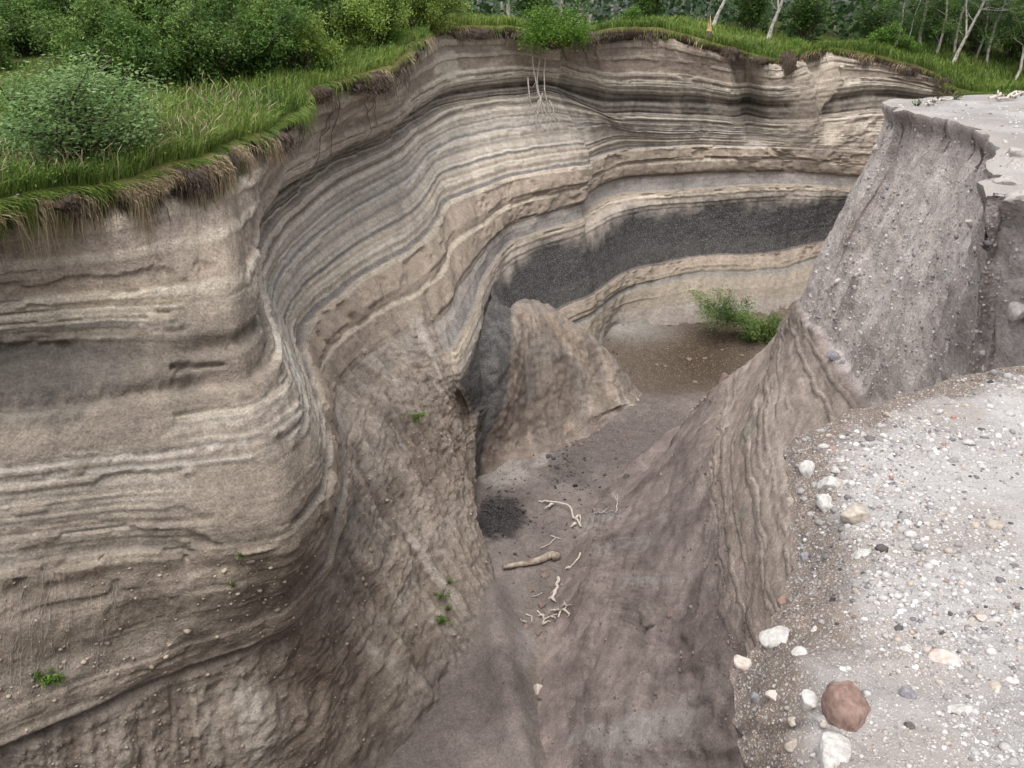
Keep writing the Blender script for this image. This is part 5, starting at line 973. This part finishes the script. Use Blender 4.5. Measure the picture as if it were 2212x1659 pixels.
# ---- roots dangling from the rim
r = np.random.default_rng(31)
def rim_root(t, ln, label, n=3):
    i = int(np.argmin(np.abs(tt - t))); j = 6; p = cliff_P[i, j]; e = add_obj('root', None, label=label, cat='root', group='roots dangling from the rim', loc=tuple(p))
    for k in range(n):
        tb = Tubes(); jj = int(np.clip(np.searchsorted(rr, ln * r.uniform(0.6, 1.1)), 12, NR - 1)); ii = int(np.clip(i + r.integers(-8, 10), 0, NT - 1))
        js = np.linspace(2, jj, 9).astype(int); iis = np.linspace(i + r.integers(-4, 5), ii, 9).astype(int)
        P_ = cliff_P[iis, js] + nrm[iis, js] * 0.06 - p; P_[:, :2] += r.normal(size=(9, 2)) * 0.03
        tb.tube(P_, np.linspace(0.022, 0.008, 9), 5); add_obj('strand', tb.mesh('root_strand', M_root), e)
for t, ln, lab in ((6.25, 2.3, 'dark roots hanging from the rim under the left root mat'), (6.75, 2.2, 'long pair of roots hanging below the bend of the rim'), (7.35, 1.6, 'thin roots hanging where the rim climbs'), (5.9, 1.5, 'short roots hanging left of the long pair'), (7.0, 1.0, 'short dark roots below the birch at the bend'), (12.02, 1.0, 'roots under the turf tongue of the back rim'), (13.6, 0.9, 'roots at the right end of the back rim'), (11.55, 1.2, 'bent root below the split stump')):
    rim_root(t, ln, lab)
# fine root mat along the overhang
tb_pts = []; V = []; F_ = []; n0 = 0
def strands(n, t0, t1, L0, L1, name, mat, label, out=0.0, wid=0.012, start=(2, 3), seed=1, parent=None, dark=False, dens=None):
    r = np.random.default_rng(seed); ts = r.uniform(t0, t1, n)
    if dens is not None: ts = ts[r.random(n) < dens(ts)]
    n = len(ts); i = np.clip(np.searchsorted(mt, ts), 1, nM - 2); f = r.random(n)[:, None]
    a = M_P[i, start[0]] * (1 - f) + M_P[i, start[1]] * f; a = a + (M_P[np.minimum(i + 1, nM - 1), start[1]] - M_P[i, start[1]]) * r.random(n)[:, None]
    od = -mdv[i]; ln = r.uniform(L0, L1, n) * (0.25 + 1.3 * np.clip(0.45 + 1.2 * fbm(ts * 7, 0, 0, 3, seed), 0, 1)); sd_ = np.stack([-od[:, 1], od[:, 0]], 1)
    jit = r.normal(size=n) * 0.25
    b = a.copy(); b[:, :2] += od * (0.10 + 0.16 * r.random(n) + out)[:, None] + sd_ * (jit * 0.4 * ln)[:, None]; b[:, 2] -= ln * r.uniform(0.15, 0.45, n)
    c = b.copy(); c[:, :2] += od * (0.05 * r.random(n))[:, None] + sd_ * (jit * 0.5 * ln)[:, None]; c[:, 2] -= ln * r.uniform(0.5, 0.8, n)
    w = np.concatenate([sd_, np.zeros((n, 1))], 1) * wid * r.uniform(0.5, 1.3, (n, 1))
    V = np.stack([a - w, a + w, b - w * 0.9, b + w * 0.9, c], 1).reshape(-1, 3); k = np.arange(n)[:, None] * 5
    T = np.concatenate([k + [0, 1, 3], k + [0, 3, 2], k + [2, 3, 4]]); rv = np.repeat(np.clip(r.normal(0.45, 0.3, n), 0, 1), 5)
    return add_obj(name, build_mesh(name, V, T, mat, False, np.repeat(rv[:, None], 3, 1)), label=label, cat='dry grass', kind='stuff')
L_rootm = leaf_mat('root_mat', (50, 42, 36), (110, 96, 82), 0.0)
strands(6500, -1, 4.9, 0.2, 0.95, 'hanging_dry_grass', L_straw, 'dry straw coloured grass hanging over the left rim', 0.0, 0.010, (2, 3), 2, dens=lambda t: 0.06 + 0.94 * sstep(0.0, 0.25, fbm(t * 4.0, 0, 0, 3, 171)))
strands(9000, -1, 15, 0.15, 0.55, 'root_mat', L_rootm, 'dark fine roots fringing the underside of the turf', -0.05, 0.010, (1, 2), 3, dens=lambda t: 0.05 + 0.95 * sstep(0.0, 0.3, fbm(t * 5.0, 3, 0, 3, 173)))
strands(3500, 4.7, 15, 0.2, 0.5, 'rim_grass_fringe', L_straw, 'faded grass fringe along the back rim', 0.0, 0.012, (2, 3), 4, dens=lambda t: sstep(-0.1, 0.4, fbm(t * 4.0, 0, 0, 3, 172)))

strands(5000, -1, 5, 0.2, 0.6, 'rim_grass', L_grass, 'green grass bending down over the left rim', 0.0, 0.010, (3, 7), 6, dens=lambda t: 0.2 + 0.8 * sstep(-0.2, 0.3, fbm(t * 6, 2, 0, 3, 175)))
strands(9000, 5, 15, 0.10, 0.42, 'rim_grass', L_grass, 'green grass leaning out over the back rim', -0.02, 0.010, (3, 6), 5, dens=lambda t: np.where(t < 5, 0.35 + 0.65 * sstep(-0.2, 0.2, fbm(t * 5, 7, 0, 3, 174)), 0.15 + 0.7 * sstep(-0.1, 0.3, fbm(t * 5, 7, 0, 3, 174))))
# ---- grass
r = np.random.default_rng(101); n = 88000
ts = np.concatenate([r.uniform(-1, 5.2, int(n * 0.5)), r.uniform(5.2, 15, n - int(n * 0.5))]); di = np.where(ts < 5.2, r.beta(1.0, 1.7, n) * 9, r.beta(0.9, 2.0, n) * 12)
i = np.clip(np.searchsorted(mt, ts) - 1, 0, nM - 2); fi_ = ((ts - mt[i]) / (mt[i + 1] - mt[i]))[:, None]
j = np.clip(np.searchsorted(md[4:], di) + 3, 4, nMR - 2); fj = np.clip((di - md[j]) / (md[j + 1] - md[j]), 0, 1)[:, None]
a = (M_P[i, j] * (1 - fi_) + M_P[i + 1, j] * fi_) * (1 - fj) + (M_P[i, j + 1] * (1 - fi_) + M_P[i + 1, j + 1] * fi_) * fj
h = r.uniform(0.22, 0.62, n) * (0.7 + 0.5 * fbm(a[:, 0] * 0.8, a[:, 1] * 0.8, 0, 3, 103)); az = r.uniform(0, 6.283, n); ln_ = r.uniform(0.1, 0.7, n)
dr = np.stack([np.cos(az), np.sin(az), np.zeros(n)], 1); dr[:, :2] -= mdv[i] * 0.5 * np.exp(-di / 0.8)[:, None]; w = np.stack([-np.sin(az + 0.6), np.cos(az + 0.6), np.zeros(n)], 1) * (r.uniform(0.006, 0.013, n) * np.clip(np.linalg.norm(a, axis=1) / 20, 1, 2.2))[:, None]
b = a + dr * (h * ln_ * 0.35)[:, None]; b[:, 2] += h * 0.6; c = a + dr * (h * ln_)[:, None]; c[:, 2] += h * (1.0 - 0.35 * ln_)
V = np.stack([a - w, a + w, b - w * 0.8, b + w * 0.8, c], 1).reshape(-1, 3); k = np.arange(n)[:, None] * 5
T = np.concatenate([k + [0, 1, 3], k + [0, 3, 2], k + [2, 3, 4]]); tone = np.clip(0.45 + 0.5 * fbm(a[:, 0] * 0.5, a[:, 1] * 0.5, 0, 3, 104) + r.normal(size=n) * 0.22, 0, 1)
add_obj('grass', build_mesh('grass', V, T, L_grass, False, np.repeat(np.repeat(tone, 5)[:, None], 3, 1)), label='long green grass covering the banks behind the rim', cat='grass', kind='stuff')
ks = np.where((ts < 5.5) & (di < 3.5))[0]; ks = r.choice(ks, 700, replace=False); a2 = a[ks]; n2 = len(ks); h2 = r.uniform(0.4, 0.7, n2)[:, None]; l2 = r.normal(size=(n2, 3)) * np.array([0.12, 0.12, 0]); w2 = np.array([[0.004, 0, 0]]); zz = np.array([[0, 0, 1.0]])
m2_ = a2 + zz * h2 * 0.75 + l2 * 0.5; e2 = a2 + zz * h2 + l2 * 1.6; V2 = np.stack([a2 - w2, a2 + w2, m2_ - w2, m2_ + w2, e2, (m2_ + e2) / 2 + w2 * 1.8, (m2_ + e2) / 2 - w2 * 1.8], 1).reshape(-1, 3); k2 = np.arange(n2)[:, None] * 7
add_obj('seed_grass', build_mesh('seed_grass', V2, np.concatenate([k2 + [0, 1, 3], k2 + [0, 3, 2], k2 + [2, 3, 5], k2 + [2, 5, 6], k2 + [6, 5, 4]]), L_straw, False, np.repeat(np.repeat(r.random(n2) * 0.9, 7)[:, None], 3, 1)), label='dry straw coloured seed heads standing in the grass', cat='grass', kind='stuff')
nw = 26000; q = np.repeat(r.integers(n, size=nw // 16), 16); c = a[q] + r.normal(size=(len(q), 3)) * np.array([0.14, 0.14, 0.05]); c[:, 2] += r.uniform(0.1, 0.45, len(q))
add_obj('meadow_herbs', leaf_mesh('meadow_herbs', c, 0.06, L_bright, r, aspect=0.5), label='leafy green herbs mixed into the grass', cat='herbs', kind='stuff')

# ---- small plants rooted on the slopes
def tuft(pk, u, v, w, label, seed, n=160):
    p = pk.at(u, v); s = px_size(p, w); r = np.random.default_rng(seed); tb = Tubes(); c = []
    for _ in range(9):
        d = r.normal(size=3); d[2] = abs(d[2]) * 0.7 + 0.3; d[1] = -abs(d[1]); d /= np.linalg.norm(d); pt = wiggle((0, 0, -0.03), d * s * 0.6, 5, 0.08, r); tb.tube(pt, np.linspace(0.008, 0.004, 5), 4, cap=False); c.append(pt[1:])
    c = np.concatenate(c); c = c[r.integers(len(c), size=n)] + r.normal(size=(n, 3)) * s * 0.09
    plant_thing('leafy_plant', (tb.mesh('plant_stems', L_bright and M_bark_d), leaf_mesh('plant_leaves', c, max(0.045, s * 0.17), L_bright, r, aspect=0.35, droop=0.0)), label, 'plant', p, parts=('stem', 'leaves'))
CL = pk_cliff
tuft(CL, 905, 902, 44, 'green grassy tuft alone on the middle of the brown slope', 1); tuft(CL, 955, 1342, 34, 'largest, lowest tuft in the chain of plants by the gully', 2); tuft(CL, 960, 1285, 30, 'tuft in the middle of the chain of plants by the gully', 3)
tuft(CL, 973, 1258, 20, 'topmost tuft in the chain of plants by the gully', 4); tuft(CL, 968, 1312, 18, 'small tuft just above the largest tuft by the gully', 5); tuft(CL, 130, 1465, 50, 'bright leafy plant low on the left wall', 6, 260); tuft(CL, 105, 1472, 24, 'small leafy plant left of the bright one low on the left wall', 7)
tuft(CL, 82, 1458, 18, 'tiny plant at the far left of the left wall', 8); tuft(CL, 526, 1207, 22, 'slender green plant on the bench of the left wall', 9, 60); tuft(CL, 505, 1265, 26, 'thin straggling plant below the bench of the left wall', 10, 50); tuft(CL, 340, 395, 30, 'dark leafy plant in the turf overhang of the left rim', 11)
tuft(pk_plat, 2025, 212, 30, 'grassy tuft on the far plateau lip, left one', 12, 80); tuft(pk_plat, 2060, 208, 36, 'grassy tuft on the far plateau lip, middle one', 13, 80); tuft(pk_plat, 1980, 222, 30, 'low green plant at the plateau corner', 14, 60); tuft(pk_plat, 2170, 205, 40, 'grassy tuft by the tangled branch at the right edge', 15, 80)
# pale dry vines and rootlets on the lower left wall
r = np.random.default_rng(44); tb = Tubes()
for _ in range(75):
    u = 10 + abs(r.normal()) * 130; v = r.uniform(1205, 1420) + 0.1 * u; i, j = np.unravel_index(np.argmin(np.hypot(pk_cliff.u - u, pk_cliff.v - v)), (NT, NR))
    m_ = int(r.integers(6, 20)); m_ = int(r.integers(4, 18)); js = np.clip(np.arange(m_) * 2 + j, 0, NR - 1); iis = np.clip(i + np.round(np.cumsum(np.cumsum(r.normal(size=m_)) * 0.12 + r.normal(size=m_) * 0.3 - 0.2)).astype(int), 0, NT - 1); P_ = cliff_P[iis, js] + nrm[iis, js] * 0.03
    tb.tube(P_, np.full(m_, r.uniform(0.002, 0.0045)), 4, cap=False)
add_obj('dry_rootlets', tb.mesh('dry_rootlets', M_rootpale), label='pale dry rootlets clinging to the lower left wall', cat='roots', kind='stuff')

# ---- torn sods of turf slumping over the rim: dark soil with roots
M_soil = plain_mat('dark_soil', (44, 36, 30), (88, 76, 66), 14, 0.95, 1.0, 0.05)
def sod(t, w, h, label, seed, drop=0.12):
    i = int(np.argmin(np.abs(mt - t))); p = M_P[i, 2].copy(); r = np.random.default_rng(seed)
    V, Fc = stone_verts(4, seed, 6, 0.35, (0.6, 0.95)); V = V * np.array([w / 2, 0.28, h / 2]); V *= (1 + 0.25 * fbm(V[:, 0] * 7, V[:, 1] * 7, V[:, 2] * 7, 3, seed))[:, None]
    a = math.atan2(mdv[i][0], mdv[i][1]); e = add_obj('turf_sod', None, label=label, cat='turf sod', group='torn sods along the rim', loc=(p[0], p[1], p[2] - drop), rot=(0, 0, -a))
    add_obj('soil', build_mesh('sod_soil', V, Fc, M_soil, True), e)
    n = 260; x = r.uniform(-w * 0.48, w * 0.48, n); a0 = np.stack([x, -0.24 * np.sqrt(np.clip(1 - (2 * x / w) ** 2, 0.02, 1)), h * r.uniform(-0.4, 0.45, n)], 1); ln = r.uniform(0.12, 0.5, n) * h
    b0 = a0 + np.stack([r.normal(size=n) * 0.06, -r.uniform(0.02, 0.12, n), -ln * 0.5], 1); c0 = b0 + np.stack([r.normal(size=n) * 0.08, r.normal(size=n) * 0.03, -ln * 0.6], 1); wv = np.array([[0.006, 0, 0]])
    V = np.stack([a0 - wv, a0 + wv, b0 - wv, b0 + wv, c0], 1).reshape(-1, 3); k = np.arange(n)[:, None] * 5; rv = np.repeat(np.clip(r.normal(0.5, 0.3, n), 0, 1), 5)
    add_obj('roots', build_mesh('sod_roots', V, np.concatenate([k + [0, 1, 3], k + [0, 3, 2], k + [2, 3, 4]]), L_rootm, False, np.repeat(rv[:, None], 3, 1)), e)
for k, (t, w, h, lab) in enumerate(((0.9, 0.8, 0.35, 'dark sod under the hanging dry grass near the left edge'), (2.6, 0.7, 0.45, 'dark sod hanging below the middle of the left rim'), (3.75, 0.6, 0.45, 'sod with straw roots at the corner of the left rim'), (4.9, 1.0, 0.5, 'arched dark sod where the left rim starts to climb'), (5.95, 1.0, 0.5, 'bristly root sod above the long hanging roots'),
        (6.7, 1.2, 0.6, 'largest bristly root sod at the bend of the rim'), (7.45, 0.7, 0.45, 'root sod where the rim meets the back wall'), (8.4, 1.6, 0.35, 'long dark sod along the top of the back wall'), (9.05, 0.9, 0.5, 'dark sod left of the overhanging sapling'), (9.95, 0.6, 0.8, 'tall root sod right of the overhanging sapling'), (11.45, 0.9, 0.6, 'dark sod under the split stump'),
        (11.8, 0.8, 0.5, 'sod at the notch right of the split stump'), (12.08, 1.1, 1.1, 'big drooping sod under the turf tongue'), (13.3, 1.2, 0.4, 'thin dark sod near the right end of the back rim'), (13.8, 1.0, 0.8, 'dark drooping sod at the right end of the back rim'))):
    sod(t, w, h, lab, 500 + k)
